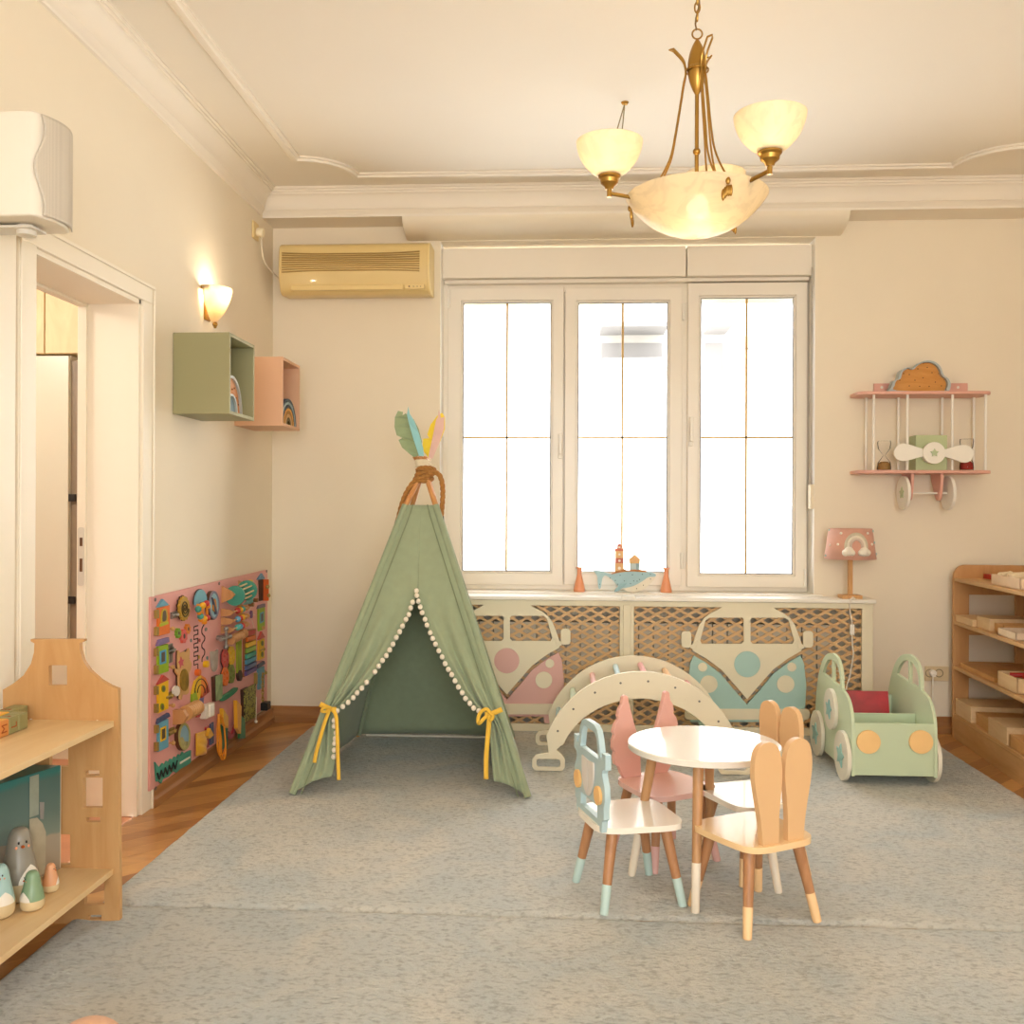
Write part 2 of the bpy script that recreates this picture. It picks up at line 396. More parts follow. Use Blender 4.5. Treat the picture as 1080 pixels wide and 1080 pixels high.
sk = struct('strike_plate', MB().plate([rrect(xs-.012, xs+.014, at(85, 618, Y=yp).z, at(85, 556, Y=yp).z, .01)]+[[(xs-.005, z0), (xs+.008, z0), (xs+.008, z1), (xs-.005, z1)] for z0, z1 in ((at(85, 576, Y=yp).z, at(85, 567, Y=yp).z), (at(85, 603, Y=yp).z, at(85, 589, Y=yp).z))], .003, MY(yp)), paint('#d8d2c6', .35, .02, 8, metal=.3), door)
struct('latch_hole', MB().box(xs-.006, xs+.009, yp-.001, yp+.001, at(85, 604, Y=yp).z, at(85, 566, Y=yp).z), paint('#6b4522', .8), sk)
# casing strip of another door, beside this one
struct('trim_6', MB().box(XL, XL+.02, 2.72, 2.885, 0, 2.18), M_door, bevel=.004)

# hallway beyond the door
struct('wall_hall', MB().box(-4.3, -4.2, 1.5, 6, 0, 2.7).box(-4.2, XL-WT, 5.3, 5.4, 0, 2.7).box(-4.2, XL-WT, 1.4, 1.5, 0, 2.7).box(-4.3, XL-WT, 1.4, 6, 2.7, 2.8), M_hallw, smooth=False)
struct('floor_hall', MB().box(-4.3, XL-.012, 1.5, 5.4, -.05, -.001), paint('#c98a66', .35, .1, 7), smooth=False)
Yf = 4.6
cabx = at(72.5, 500, Y=Yf).x
cab = T('hall_cabinet', 'tall white cabinet seen through the open doorway', 'cabinet', (cabx-.3, Yf+.3, 0))
zt = at(55, 373.5, Y=Yf).z
cab.part('body', MB().box(cabx-.6, cabx, Yf+.02, Yf+.6, 0, zt-.006), paint('#d9d3c2', .4))
dr = cab.part('door', MB().box(cabx-.6, cabx-.003, Yf, Yf+.018, .08, zt-.008), paint('#dcd9c8', .28, .01, 3), bevel=.002)
for v in (525, 633):
    z = at(76, v, Y=Yf).z; cab.part('hinge', MB().box(cabx-.002, cabx+.03, Yf+.002, Yf+.016, z-.018, z+.018), paint('#2b2622', .4), dr)
cab.part('side_panel', MB().box(cabx, cabx+.05, Yf+.02, Yf+.04, 0, zt-.03), paint('#8d7c68', .5))
zt2 = at(55, 300, Y=Yf).z; xm = at(47, 340, Y=Yf).x
up = T('wall_cupboard', 'pale birch cupboard above the white hall cabinet', 'cupboard', (cabx-.3, Yf+.3, zt))
up.part('body', MB().box(cabx-.6, cabx+.06, Yf+.02, Yf+.5, zt+.002, zt2), wood('#d9bd8c', '#e6cfa2', 'z', 10, .5, 6))
for a, b in ((cabx-.6, xm-.003), (xm+.003, cabx+.06)):
    up.part('door', MB().box(a, b, Yf, Yf+.018, zt+.004, zt2), wood('#dcc192', '#ead4a8', 'z', 10, .5, 6), bevel=.002)

# ------------------------------------------------------------------ window
YW = 5.68
win = bpy.data.objects.new('window_1', None); C.objects.link(win); win['kind'] = 'structure'
def wx(u, v=460, Y=YW): return at(u, v, Y=Y).x
def wz(v, u=660, Y=YW): return at(u, v, Y=Y).z
ztop, zbot = wz(299, 660), SILL
struct('frame', MB().frame(wl, wr, YW+.01, YW+.07, zbot, ztop, .045).box(wx(717), wx(726), YW+.008, YW+.07, zbot, ztop).box(wx(588), wx(602), YW+.03, YW+.07, zbot, ztop).box(wl, wl+.03, YW-.01, YW+.07, zbot, ztop), M_upvc, win, bevel=.003)
M_pane = glass_mat('window_glass', '#ffffff', .05)
M_gask = paint('#7d7d80', .6)
M_gold = paint('#b58f4c', .35, .05, metal=.3)
def sash(u0, u1, vt, vb, g0, g1, gt, gb, y, handle=None, hinges=()):
    x0, x1, z1, z0 = wx(u0, Y=y), wx(u1, Y=y), wz(vt, u0, y), wz(vb, u0, y)
    a0, a1, b1, b0 = wx(g0, Y=y), wx(g1, Y=y), wz(gt, g0, y), wz(gb, g0, y)
    mb = MB().plate([[(x0, z0), (x1, z0), (x1, z1), (x0, z1)], [(a0-.012, b0-.012), (a1+.012, b0-.012), (a1+.012, b1+.012), (a0-.012, b1+.012)]], .055, MY(y+.055))
    mb.plate([[(a0-.03, b0-.03), (a1+.03, b0-.03), (a1+.03, b1+.03), (a0-.03, b1+.03)], [(a0, b0), (a1, b0), (a1, b1), (a0, b1)]], .03, MY(y+.045))
    s = struct('sash', mb, M_upvc, win, bevel=.004, smooth=False)
    struct('pane', MB().box(a0-.005, a1+.005, y+.022, y+.026, b0-.005, b1+.005), M_pane, s, smooth=False)
    struct('gasket', MB().frame(a0, a1, y+.014, y+.021, b0, b1, .0045), M_gask, s, smooth=False)
    xm = (a0+a1)/2; zm = wz(461, (g0+g1)/2, y)
    struct('muntin', MB().box(xm-.0065, xm+.0065, y+.027, y+.034, b0, b1).box(a0, a1, y+.027, y+.034, zm-.006, zm+.006), M_gold, s, smooth=False)
    if handle:
        hu, v0, v1 = handle; hx = wx(hu, Y=y)
        mb = MB().box(hx-.013, hx+.013, y-.01, y, wz(v1, hu, y)-.005, wz(v1, hu, y)+.07).cyl((hx, y-.01, wz(v1, hu, y)+.035), (hx, y-.035, wz(v1, hu, y)+.035), .009)
        mb.box(hx-.01, hx+.01, y-.048, y-.032, wz(v1, hu, y)+.02, wz(v0, hu, y))
        struct('handle', mb, M_white, s, bevel=.005)
    for hu, v0, v1 in hinges:
        hx = wx(hu, Y=y); struct('hinge', MB().cyl((hx, y-.006, wz(v1, hu, y)), (hx, y-.006, wz(v0, hu, y)), .009), M_white, s)
sash(471, 594, 303.5, 616.5, 488, 580.5, 319, 602, YW, (591, 458, 483), ((473, 306, 325),))
sash(595.5, 719.5, 303.5, 617, 609.5, 704, 319, 603, YW, None, ((720, 320, 338), (719.5, 583, 600)))
sash(725, 851, 298.5, 619, 739, 837, 314, 605, YW-.025, (728.5, 440, 470), ((849.5, 600, 619),))
# roller-shutter box panels above the sashes, shutter edge outside, sill board
xm = wx(723, Y=5.6)
for a, b in ((wl, xm-.002), (xm+.002, wr)):
    struct('shutter_box', MB().box(a+.004, b-.004 if b == wr else b, 5.60, 5.72, ztop+.022, wt-.025), M_trim, win, bevel=.002)
struct('shutter_rail', MB().box(wl+.01, wr-.01, 5.64, 5.76, ztop, ztop+.02), M_upvc, win)
struct('roller_shutter', MB().box(wl, wr, YW+.1, YW+.125, wz(321, 660, YW+.1), ztop+.1), paint('#dfe0cc', .6), win)
struct('window_sill', MB().box(wl-.03, wr+.04, 5.50, YW+.02, SILL-.022, SILL), M_white, win, bevel=.004)
st = MB().box(wr-.014, wr-.006, 5.575, 5.577, wz(513, 856, 5.575), ztop+.06)
strap = T('shutter_strap', 'grey shutter strap with cream winder on the right window jamb', 'strap', (wr, 5.575, 1.4))
strap.part('strap', st, paint('#b0a697', .8))
strap.part('winder', MB().box(wr-.024, wr-.001, 5.538, 5.60, wz(537, 856, 5.56), wz(511, 856, 5.56)), M_cream, bevel=.005)

struct('reveal', MB().box(wr-.003, wr, YB+.001, YW+.01, SILL, wt-.002).box(wl, wl+.003, YB+.001, YW+.01, SILL, wt-.002), paint('#f1ece2', .5), win, smooth=False)  # whiter than the wall: window light on the jambs put into the colour
# neighbouring facade outside
bd = T('apartment_building', 'sunlit white apartment building across the street outside', 'building', (1, 12, -3))
YE = 12.0
M_fac = paint('#dad7d2', .9, .02, .4)
bd.part('wall', MB().box(-9, 11, YE, YE+1, -3, 5.2), M_fac)
def ebox(u0, u1, v0, v1, d=.1, Y=YE):
    p, q = at(u0, v1, Y=Y), at(u1, v0, Y=Y); return MB().box(p.x, q.x, Y-d, Y+.02, p.z, q.z)
g1, g2 = paint('#6a6662', .9), paint('#928d85', .9)
for r in ((632, 700, 350, 387), (741, 764, 350, 408), (782, 798, 355, 386), (818, 829, 345, 378)):
    w = bd.part('window', ebox(*r, d=.02), g2)
    bd.part('shutter', ebox(r[0]+2, r[1]-2, r[2]+12, r[3]-6, d=.03), g1, w)
bd.part('awning', ebox(632, 700, 349, 354, d=.6), g1)
bd.part('awning', ebox(741, 765, 349, 353, d=.6), g1)
bd.part('balcony', ebox(634, 702, 388, 400, d=.8), paint('#bab6ae', .9))
bd.part('balcony', ebox(773, 800, 379, 396, d=.7), paint('#b0a698', .9))
bd.part('shutter', ebox(480, 522, 325, 392, d=.08), paint('#a5a39e', .9))
# ------------------------------------------------------------------ rugs
def rug_mat():
    m, N, L, P = new_mat('rug_pile'); tc = N.new('ShaderNodeTexCoord')
    n1 = N.new('ShaderNodeTexNoise'); n1.inputs['Scale'].default_value = 3.2; n1.inputs['Detail'].default_value = 5; n1.inputs['Distortion'].default_value = .8
    n2 = N.new('ShaderNodeTexNoise'); n2.inputs['Scale'].default_value = 1; n2.inputs['Detail'].default_value = 6
    mp = N.new('ShaderNodeMapping'); mp.inputs['Scale'].default_value = (48, 85, 48)
    L.new(tc.outputs['Object'], n1.inputs['Vector']); L.new(tc.outputs['Object'], mp.inputs['Vector']); L.new(mp.outputs[0], n2.inputs['Vector'])
    r1 = N.new('ShaderNodeValToRGB'); e = r1.color_ramp.elements
    e[0].position = .32; e[0].color = lin('#bbc1be'); e[1].position = .68; e[1].color = lin('#d2cdc0')
    L.new(n1.outputs['Fac'], r1.inputs['Fac'])
    r2 = N.new('ShaderNodeValToRGB'); e = r2.color_ramp.elements
    e[0].position = .33; e[0].color = (.66, .65, .63, 1); e[1].position = .5; e[1].color = (1, 1, 1, 1)  # shadows between tufts put into the pile colour as sparse dark marks
    L.new(n2.outputs['Fac'], r2.inputs['Fac'])
    mx = N.new('ShaderNodeMix'); mx.data_type = 'RGBA'; mx.blend_type = 'MULTIPLY'; mx.inputs['Factor'].default_value = 1
    L.new(r1.outputs[0], mx.inputs[6]); L.new(r2.outputs[0], mx.inputs[7]); L.new(mx.outputs[2], P.inputs['Base Color'])
    bp = N.new('ShaderNodeBump'); bp.inputs['Strength'].default_value = .9; bp.inputs['Distance'].default_value = .02
    n3 = N.new('ShaderNodeTexNoise'); n3.inputs['Scale'].default_value = 1; n3.inputs['Detail'].default_value = 8; n3.inputs['Roughness'].default_value = .65
    mp3 = N.new('ShaderNodeMapping'); mp3.inputs['Scale'].default_value = (60, 100, 60); L.new(tc.outputs['Object'], mp3.inputs['Vector']); L.new(mp3.outputs[0], n3.inputs['Vector'])
    L.new(n3.outputs['Fac'], bp.inputs['Height']); L.new(bp.outputs['Normal'], P.inputs['Normal'])
    P.inputs['Roughness'].default_value = .95; P.inputs['Sheen Weight'].default_value = .35; P.inputs['Specular IOR Level'].default_value = .1
    return m
M_rug = rug_mat()
from mathutils import noise
RZ = .016
def rug(x0, x1, y0, y1, name, label, seed, nx, ny):
    def fn(u, v):
        x, y = x0+(x1-x0)*u, y0+(y1-y0)*v
        e = min(u*(x1-x0), (1-u)*(x1-x0), v*(y1-y0), (1-v)*(y1-y0))
        edge = min(1, e/.018)
        h = RZ*(edge**.5) + (.0035*noise.noise((x*22, y*34, seed))+.003*noise.noise((x*6, y*8, seed+3))-.002)*edge
        w = .006*noise.noise((x*15, y*15, seed+9))*(1-edge)
        return (x+w, y+w, max(.001, h))
    mb = MB().grid(fn, nx, ny)
    return single(name, mb, M_rug, label, 'rug', ((x0+x1)/2, (y0+y1)/2, 0), angle=180)
rug(-1.47, 2.0, 2.915, 5.40, 'shag_rug', 'pale blue-grey shag rug under the teepee and the round table', 1, 300, 240)
rug(-1.495, 2.0, -.6, 2.905, 'shag_rug', 'pale blue-grey shag rug nearest the camera, beyond the seam line', 5, 300, 300)

# ------------------------------------------------------------------ round table and four chairs
M_leg = wood('#9c6c45', '#b5835a', 'z', 22, .4, 8)
M_leg2 = wood('#ab7c50', '#c29568', 'z', 22, .4, 8)
def leg(t, top, foot, r0, r1, frac, sockmat, mat=None):
    a, b = Vector(top), Vector(foot); d = b-a; m = a+d*(1-frac); rm = r0+(r1-r0)*(1-frac)
    mb = MB().cyl(a, m, r0, rm)
    l = t.part('leg', mb, mat or M_leg)
    t.part('sock', MB().tube([m, b-d*.012, b], [rm+.0006, r1+.0006, r1-.003], 20), sockmat, l, label='painted lower end of the leg')
    return l
tcx, tcy = at(742.5, 783, Z=.485).x, at(742.5, 783, Z=.485).y
tab = T('round_table', 'small round white table with four two-tone wooden legs', 'table', (tcx, tcy, RZ))
M_ttop = paint('#e6dfd3', .2, .01, 4, coat=.4)
tab.part('tabletop', MB().lathe([(0, .463), (.247, .463), (.252, .466), (.252, .482), (.248, .485), (0, .485)], (tcx, tcy, 0), 72), M_ttop)
for a in (-104, -14, 76, 166):
    c, s = math.cos(math.radians(a)), math.sin(math.radians(a))
    leg(tab, (tcx+.165*c, tcy+.165*s, .463), (tcx+.242*c, tcy+.242*s, RZ-.004), .0175, .0125, .33, paint('#e6d9c4', .45), M_leg2)

def chair(name, label, c, ang, seatcol, sockcol, seath=.275):
    t = T(name, label, 'chair', (c[0], c[1], RZ), math.radians(ang), 'small wooden chairs around the round table', world=False)
    sh = seath-RZ
    o = []
    for k in range(64):
        a = 2*PI*(k+.5)/64; ca, sa = math.cos(a), math.sin(a); x = .146*math.copysign(abs(ca)**.42, ca)
        o.append((x, (.142+.075*x)*math.copysign(abs(sa)**.42, sa)))
    t.part('seat', MB().plate(o, .019, MZ(sh-.019)), paint(seatcol, .25, .01, 4, coat=.3), bevel=.004)
    for sx in (1, -1):
        for sy in (1, -1):
            leg(t, (.088*sx, .092*sy, sh-.019), (.132*sx, .136*sy, -.004), .0185, .0125, .36, paint(sockcol, .45))
    t.part('bracket', MB().cyl((0, 0, sh-.024), (0, 0, sh-.019), .11).box(-.1, .1, -.1, .1, sh-.026, sh-.019), paint(seatcol, .4))
    t.sh = sh; return t
def MB_back(x0, z0):            # back board: 2D (a across, b up) -> local, outer face towards -x
    return lambda p: Vector((x0-p[2], -p[0], z0+p[1]))
# car-front chair
bl = '#aec5c8'
t = chair('toy_car_chair', 'white seat chair with pale blue car-front backrest and mint socks', (.202, 3.094), 18, '#efe6d6', '#b4cbc4')
h = [(.0, .305), (.045, .303), (.07, .292), (.085, .265), (.098, .215), (.112, .21), (.112, .232), (.14, .232), (.14, .185), (.118, .18), (.112, .168), (.118, .155), (.133, .13), (.136, .09), (.128, .065), (.128, .03), (.115, .022), (.112, -.015), (.0, -.015)]
h = [(x*1.08, y) for x, y in h]; car = h+[(-x, y) for x, y in h[-2:0:-1]]
win_h = [(-.085, .205), (.085, .205), (.07, .262), (.052, .28), (-.052, .28), (-.07, .262)]
slot = [(-.078, .018), (.078, .018), (.078, .056), (-.078, .056)]
M_blue = paint(bl, .4, .015, 5)
bk = t.part('backrest', MB().plate([car, win_h, slot], .02, MB_back(-.115, t.sh)), M_blue, bevel=.0035)
for s_ in (1, -1):
    g = [(s_*.0015, .18), (s_*.054, .185), (s_*.0575, .18), (s_*.0575, .15), (s_*.051, .115), (s_*.035, .085), (s_*.015, .07), (s_*.0015, .066)]
    t.part('grille_panel', MB().plate(g, .006, MB_back(-.135, t.sh)), paint('#d6d0c8', .5), bk, bevel=.002, label='pale grey bonnet panel')
    t.part('headlight', MB().plate(circ(s_*.098, .095, .029), .009, MB_back(-.135, t.sh)), paint('#edbd7a', .45), bk, bevel=.002, label='round orange headlight')
# bunny-ear chairs
def ears(t, col):
    M = paint(col, .4, .015, 5)
    for s_ in (1, -1):
        o = catmull([(.03, -.005), (.036, .08), (.052, .19), (.05, .25), (.035, .288), (0, .302), (-.035, .288), (-.05, .25), (-.052, .19), (-.036, .08), (-.03, -.005)], 5)
        th = -s_*.05
        o = [(s_*.048+x*math.cos(th)-y*math.sin(th), x*math.sin(th)+y*math.cos(th)) for x, y in o]
        t.part('ear', MB().plate(o, .02, MB_back(-.112, t.sh)), M, bevel=.004)
t = chair('bunny_ear_chair', 'all-orange seat chair with rabbit-ear backrest in front of table', (.579, 2.966), 120, '#ecc896', '#ecc491'); ears(t, '#d6ad7e')
t = chair('bunny_ear_chair', 'white seat chair with orange rabbit-ear backrest behind the orange chair', (.648, 3.352), 205, '#efe6d6', '#ecca9a'); ears(t, '#d6ad7e')
# wing chair
t = chair('wing_back_chair', 'pink chair with scalloped wing backrest behind the table', (.355, 3.452), -60, '#e0b4a8', '#d8aaa2')
wg = [(.022, -.004), (.026, .08), (.042, .16), (.062, .22), (.078, .275), (.083, .298), (.094, .304), (.104, .296), (.108, .27), (.12, .252), (.126, .228), (.122, .218), (.137, .2), (.146, .172), (.139, .16), (.148, .14), (.148, .112), (.138, .1), (.143, .08), (.136, .052), (.122, .044), (.112, .02), (.095, -.004)]
for s_ in (1, -1):
    t.part('wing', MB().plate([(s_*x, y) for x, y in wg], .02, MB_back(-.112, t.sh)), paint('#dba698', .4, .015, 5), bevel=.003)

# ------------------------------------------------------------------ climbing arch
M_arch = paint('#e3d8bd', .45, .02, 5)
arch = T('climbing_arch', 'cream wooden climbing arch with pastel rungs behind the table', 'climbing frame', (.356, 4.78, RZ))
arch_c = .357
def arch_side(y, cx):
    R, r2 = .475, .345; k = .93                                     # crown height .475+RZ
    o = []
    for i in range(33):
        a = math.radians(4+172*i/32); o.append((cx+(R+.005)*math.cos(a), RZ+.005+R*math.sin(a)))
    # left foot with grip
    L_ = [(cx-.44, .085+RZ), (cx-.5, .075+RZ), (cx-.518, .055+RZ), (cx-.518, .018+RZ), (cx-.505, RZ), (cx-.375, RZ), (cx-.362, .018+RZ), (cx-.362, .055+RZ), (cx-.376, .078+RZ), (cx-.402, .1+RZ)]
    R_ = [(2*cx-x, z) for x, z in L_][::-1]
    out = [p for p in o if p[1] > .13+RZ]
    inn = []
    for i in range(29):
        a = math.radians(176-172*i/28); q = (cx+(r2+.05)*math.cos(a), RZ+.005+r2*math.sin(a))
        if q[1] > .13+RZ: inn.append(q)
    poly = out+L_+inn+R_
    holes = [[(cx+s*x, RZ+z) for x, z in rrect(.384, .497, .016, .056, .014)] for s in (-1, 1)]
    return MB().plate([poly]+holes, .02, MY(y))
for y, cx in ((4.545, .357), (5.035, .357)):
    sd = arch.part('side', arch_side(y, cx), M_arch, bevel=.003)
    if y < 4.6:
        mb = MB()
        for a in range(18, 170, 17): mb.ball((cx+.441*math.cos(math.radians(a)), y-.0205, RZ+.435*math.sin(math.radians(a))), .0055, (1, .3, 1), 10)
        arch.part('bolt', mb, paint('#77736c', .4, metal=.5), sd)
cols = ['#e8b9ae', '#dfe0c6', '#e8a5a0', '#edbf8a', '#e7a29d', '#b9d3d8', '#e5b0a6', '#cfdcc4', '#b9d3d8']
for a, c in zip((18, 35, 52, 69, 86, 103, 120, 137, 154), cols):
    x, z = arch_c+.441*math.cos(math.radians(a)), RZ+.435*math.sin(math.radians(a))
    arch.part('rung', MB().cyl((x, 4.53, z), (x, 5.02, z), .0145), paint(c, .4), label='painted round rung')

# ------------------------------------------------------------------ radiator cover
cov = T('radiator_cover', 'cream radiator cover with lattice and two cut-out vans below the window', 'radiator cover', ((CX0+CX1)/2, YB-.09, 0))
u2z = lambda v, u=700: at(u, v, Y=CY).z
u2x = lambda u, v=700: at(u, v, Y=CY).x
zb0, zb1, zt0, zt1 = 0.0, u2z(765.5, 690), u2z(640, 700), CZ-.022
pL0, pL1, pR0, pR1 = u2x(425), u2x(653.5), u2x(668.5), u2x(909)
M_cov = paint('#e2d8bb', .5, .015, 4)
fr = MB().plate([[(CX0, zb0), (CX1, zb0), (CX1, zt1), (CX0, zt1)], [(pL0, zb1), (pL1, zb1), (pL1, zt0), (pL0, zt0)], [(pR0, zb1), (pR1, zb1), (pR1, zt0), (pR0, zt0)]], .018, MY(CY+.018))
cov.part('front_frame', fr, M_cov, bevel=.002)
cov.part('side_panel', MB().box(CX1-.018, CX1, CY+.018, YB-.005, 0, zt1).box(CX0, CX0+.018, CY+.018, YB-.005, 0, zt1), M_cov)
cov.part('post_batten', MB().box(u2x(657), u2x(665), CY-.008, CY, .06, zt0+.01), M_cov, bevel=.003)
cov.part('top', MB().box(CX0-.012, CX1+.012, CY-.02, YB-.005, CZ-.022, CZ), M_white, bevel=.005)
cov.part('top_clip', MB().box(u2x(655), u2x(669), CY-.024, CY+.03, CZ-.016, CZ+.008), M_white, bevel=.003)
M_lat = wood('#c29a68', '#d3ae7c', 'x', 10, .5, 4)
def lattice(x0, x1, z0, z1):
    mb = MB(); px, pz = .0895, .0505; d = Vector((px, pz)).normalized(); nn = Vector((-d.y, d.x)); w = .0075
    for sgn in (1, -1):
        k0 = -int((z1-z0)/pz)-2; k1 = int((x1-x0)/px)+int((z1-z0)/pz)+3
        for k in range(k0, k1):
            # line through (x0+k*px, z0) going up-right (sgn 1) or up-left (-1)
            dx, dz = d.x*sgn, d.y; sx = x0+k*px
            t0, t1 = 0.0, (z1-z0)/dz
            ta, tb = (x0-sx)/dx, (x1-sx)/dx
            t0, t1 = max(t0, min(ta, tb)), min(t1, max(ta, tb))
            if t1-t0 < .01: continue
            p, q = Vector((sx+dx*t0, z0+dz*t0)), Vector((sx+dx*t1, z0+dz*t1)); n2 = Vector((-dz, dx))*w
            y = CY+(.021 if sgn > 0 else .0235)
            c = [p-n2, q-n2, q+n2, p+n2]
            mb.add([(a.x, y, a.y) for a in c]+[(a.x, y+.008, a.y) for a in c], [(0, 1, 2, 3), (7, 6, 5, 4), (0, 4, 5, 1), (1, 5, 6, 2), (2, 6, 7, 3), (3, 7, 4, 0)])
    return mb
for a, b in ((pL0, pL1), (pR0, pR1)):
    cov.part('lattice', lattice(a-.01, b+.01, zb1-.01, zt0+.01), M_lat, smooth=False)
def van(cx, ay, s, col, who):
    X = lambda pts: pxy([(cx+x*s, ay+y*s) for x, y in pts], CY)
    sym = lambda p: p+[(-x, y) for x, y in p[::-1]]
    M_c = paint(col, .5, .015, 5)
    up = sym([(0, 0), (12, -15), (27, -32), (43, -43), (57, -51), (58.5, -55), (55, -66), (50, -79), (45, -86), (38, -91), (30, -95), (24, -98.5), (24, -102)])
    up = [(0, 0)]+[(12, -14), (27, -31), (43, -43), (57, -51), (58.5, -55), (55, -66), (50, -79), (45, -86), (38, -91), (30, -95), (24, -98.5), (24, -102)]
    up = up+[(-x, y) for x, y in up[:0:-1]]
    wn = [[(3.5, -84), (5, -86), (40, -86), (44, -83), (49.5, -62), (48, -58.5), (6, -58.5), (3.5, -61)]]
    wn += [[(-x, y) for x, y in wn[0]]]
    f = cov.part('van_front', MB().plate([X(up)]+[X(w) for w in wn], .016, MY(CY+.0155)), M_cov, bevel=.0015, label='cream van upper body with two windscreen openings')
    body = [(0, 5.5), (13, -9), (28, -27), (44, -39), (56.5, -46), (60, -38), (62.5, -15), (61, 13), (60, 24)]
    body = body+[(-x, y) for x, y in body[:0:-1]]
    b = cov.part('van_body', MB().plate(X(body), .016, MY(CY+.016)), M_c, bevel=.0015, label=who+' lower van body with a V-shaped top')
    cov.part('roundel', MB().plate(X(circ(0, -37, 13.7)), .004, MY(CY)), M_c, f, label='plain round disc on the van nose')
    for q in (1, -1):
        cov.part('headlight', MB().plate(X(circ(q*40.5, -16, 9.2)), .004, MY(CY)), M_cov, b)
        cov.part('indicator', MB().plate(X(circ(q*47, -34, 4.8)), .004, MY(CY)), M_cov, b)
        cov.part('mirror', MB().plate(X([(q*x, y) for x, y in rrect(59, 69.5, -72, -54.5, 3.5)]), .016, MY(CY+.012)).plate(X([(q*52, -62), (q*60, -57), (q*60, -54), (q*55, -52)]), .014, MY(CY+.012)), M_cov, f, bevel=.0015)
        cov.part('van_foot', MB().plate(X([(q*40, 20), (q*52, 20), (q*50, 31.5), (q*41, 31.5)]), .014, MY(CY+.016)), M_c, b)
    cov.part('bumper', MB().plate(X(rrect(-66, 66, 10, 21.5, 5)), .008, MY(CY)), M_cov, b, bevel=.0015)
van(788, 737.5, 1.0, '#a5c6bd', 'teal')
van(534.5, 732.5, .965, '#d9aaa0', 'pink')
# radiator inside the cover
rad = T('radiator', 'grey-beige ribbed radiator behind the wooden lattice', 'radiator', (.45, 5.46, .06))
rb = MB(); x = pL0+.02
while x < 1.42:
    rb.box(x, x+.0785, 5.394, 5.47, .205, .625); x += .0825
rad.part('rib', rb, paint('#aa9f8b', .55), bevel=.002)
rad.part('pipe', MB().cyl((pL0+.05, 5.48, 0), (pL0+.05, 5.48, .25), .014).cyl((1.38, 5.48, 0), (1.38, 5.48, .25), .014), paint('#9b8c73', .5))

# ------------------------------------------------------------------ teepee
gr = '#939f80'
M_tent = cloth(gr, .92)
M_pole = wood('#b9783c', '#d09a5e', 'z', 20, .5, 8)
FL, FR_ = at(308, 838, Z=RZ), at(557, 841.5, Z=RZ)
BL, BR = Vector((FL.x+.05, 5.14, RZ)), Vector((at(541, 782, Y=5.14).x, 5.14, RZ))
apx = Vector((at(445, 520, Y=4.64).x, 4.64, 1.49))
tp = T('teepee_tent', 'sage green fabric teepee with open pompom-trimmed curtains', 'play tent', (apx.x, 4.64, RZ))
ztop_f = at(443, 533, Y=4.57).z
def edge(c, z): return c+(apx-c)*((z-c.z)/(apx.z-c.z))
def tent_tex(p, n, amt, sd): return p+n*amt*noise.noise((p.x*5, p.y*5, p.z*3+sd))
# back and side panels
def panel(c0, c1, n, sag=.012, sd=0):
    def fn(u, v):
        z = .03+(ztop_f-.03)*v; a, b = edge(c0, z), edge(c1, z); w = math.sin(PI*u)
        return a+(b-a)*u+n*(sag*w*(1-v)+.012*w*noise.noise((u*4+sd, v*5, sd)))
    return MB().grid(fn, 16, 26)
tp.part('back_panel', panel(BL, BR, Vector((0, 1, .3)), .02, 1), M_tent, solid=.003, angle=180, label='shaded inside of the back panel')
tp.part('side_panel', panel(BL, FL, Vector((-1, 0, .3)), .008, 2), M_tent, solid=.003, angle=180)
tp.part('side_panel', panel(FR_, BR, Vector((1, 0, .3)), .008, 3), M_tent, solid=.003, angle=180)
# front: plane through the two front poles
fn_ = (FR_-FL).cross(apx-FL).normalized()
if fn_.y > 0: fn_ = -fn_
fp = lambda u, v: at_plane(u, v, FL, fn_)
zs = fp(440.5, 624).z
inL = [(440.5, 624), (436, 637), (429, 655), (419, 674), (412, 686), (400.6, 703.5), (389, 719), (378, 731), (367, 741.5), (356, 750), (352.5, 757), (353, 768), (354, 790), (353, 806), (350, 819)]
inR = [(440.5, 624), (444, 640), (448.5, 655), (455, 669), (461, 682), (467, 695), (474, 707.5), (481, 719.5), (488, 731.5), (497, 742.5), (508, 751.5), (514, 757), (516, 768), (518, 790), (519, 806), (521, 824)]
def flap(inn, corner, sgn, botin):
    P = catmull([fp(*q) for q in inn], 4); zt_ = ztop_f; top = (edge(FL, zt_)+edge(FR_, zt_))/2; n0 = 14
    P = [top+(P[0]-top)*k/n0 for k in range(n0)]+P; n = len(P)-1; v0 = n0/n
    tie = max(range(len(P)), key=lambda i: -abs(P[i].z-fp(inn[10][0], inn[10][1]).z))
    def fn(u, v):
        p = P[min(n, int(round(v*n)))]; s = max(0, (v-v0)/(1-v0))
        # outer edge point: arrives at the foot when the inner edge is at its lower end
        zo = (zs+(corner.z+.004-zs)*s) if v > v0 else zt_+(zs-zt_)*v/v0; a = edge(corner, zo)
        q = a+(p-a)*u
        gat = math.exp(-((p.z-P[tie].z)/.2)**2); low = max(0, (P[tie].z-p.z)/P[tie].z)
        f = math.sin(u*PI)*(.020*math.sin(u*15+1.2)*min(1, s*2.2)*(1-.3*gat)+.016*gat*math.sin(u*26)+.03*low*math.sin(u*11+.5))
        if low > 0: q.z += .015*low*math.sin(u*PI)
        return q+fn_*(.004+f+.012*math.sin(u*PI)*s)
    return MB().grid(fn, 40, n), P
mL, PL_ = flap(inL, FL, -1, None); mR, PR_ = flap(inR, FR_, 1, None)
fl = tp.part('curtain', mL, M_tent, solid=.003, angle=180, label='tied-back curtain on the side of the pink toy board')
fr2 = tp.part('curtain', mR, M_tent, solid=.003, angle=180, label='tied-back curtain on the side of the window')
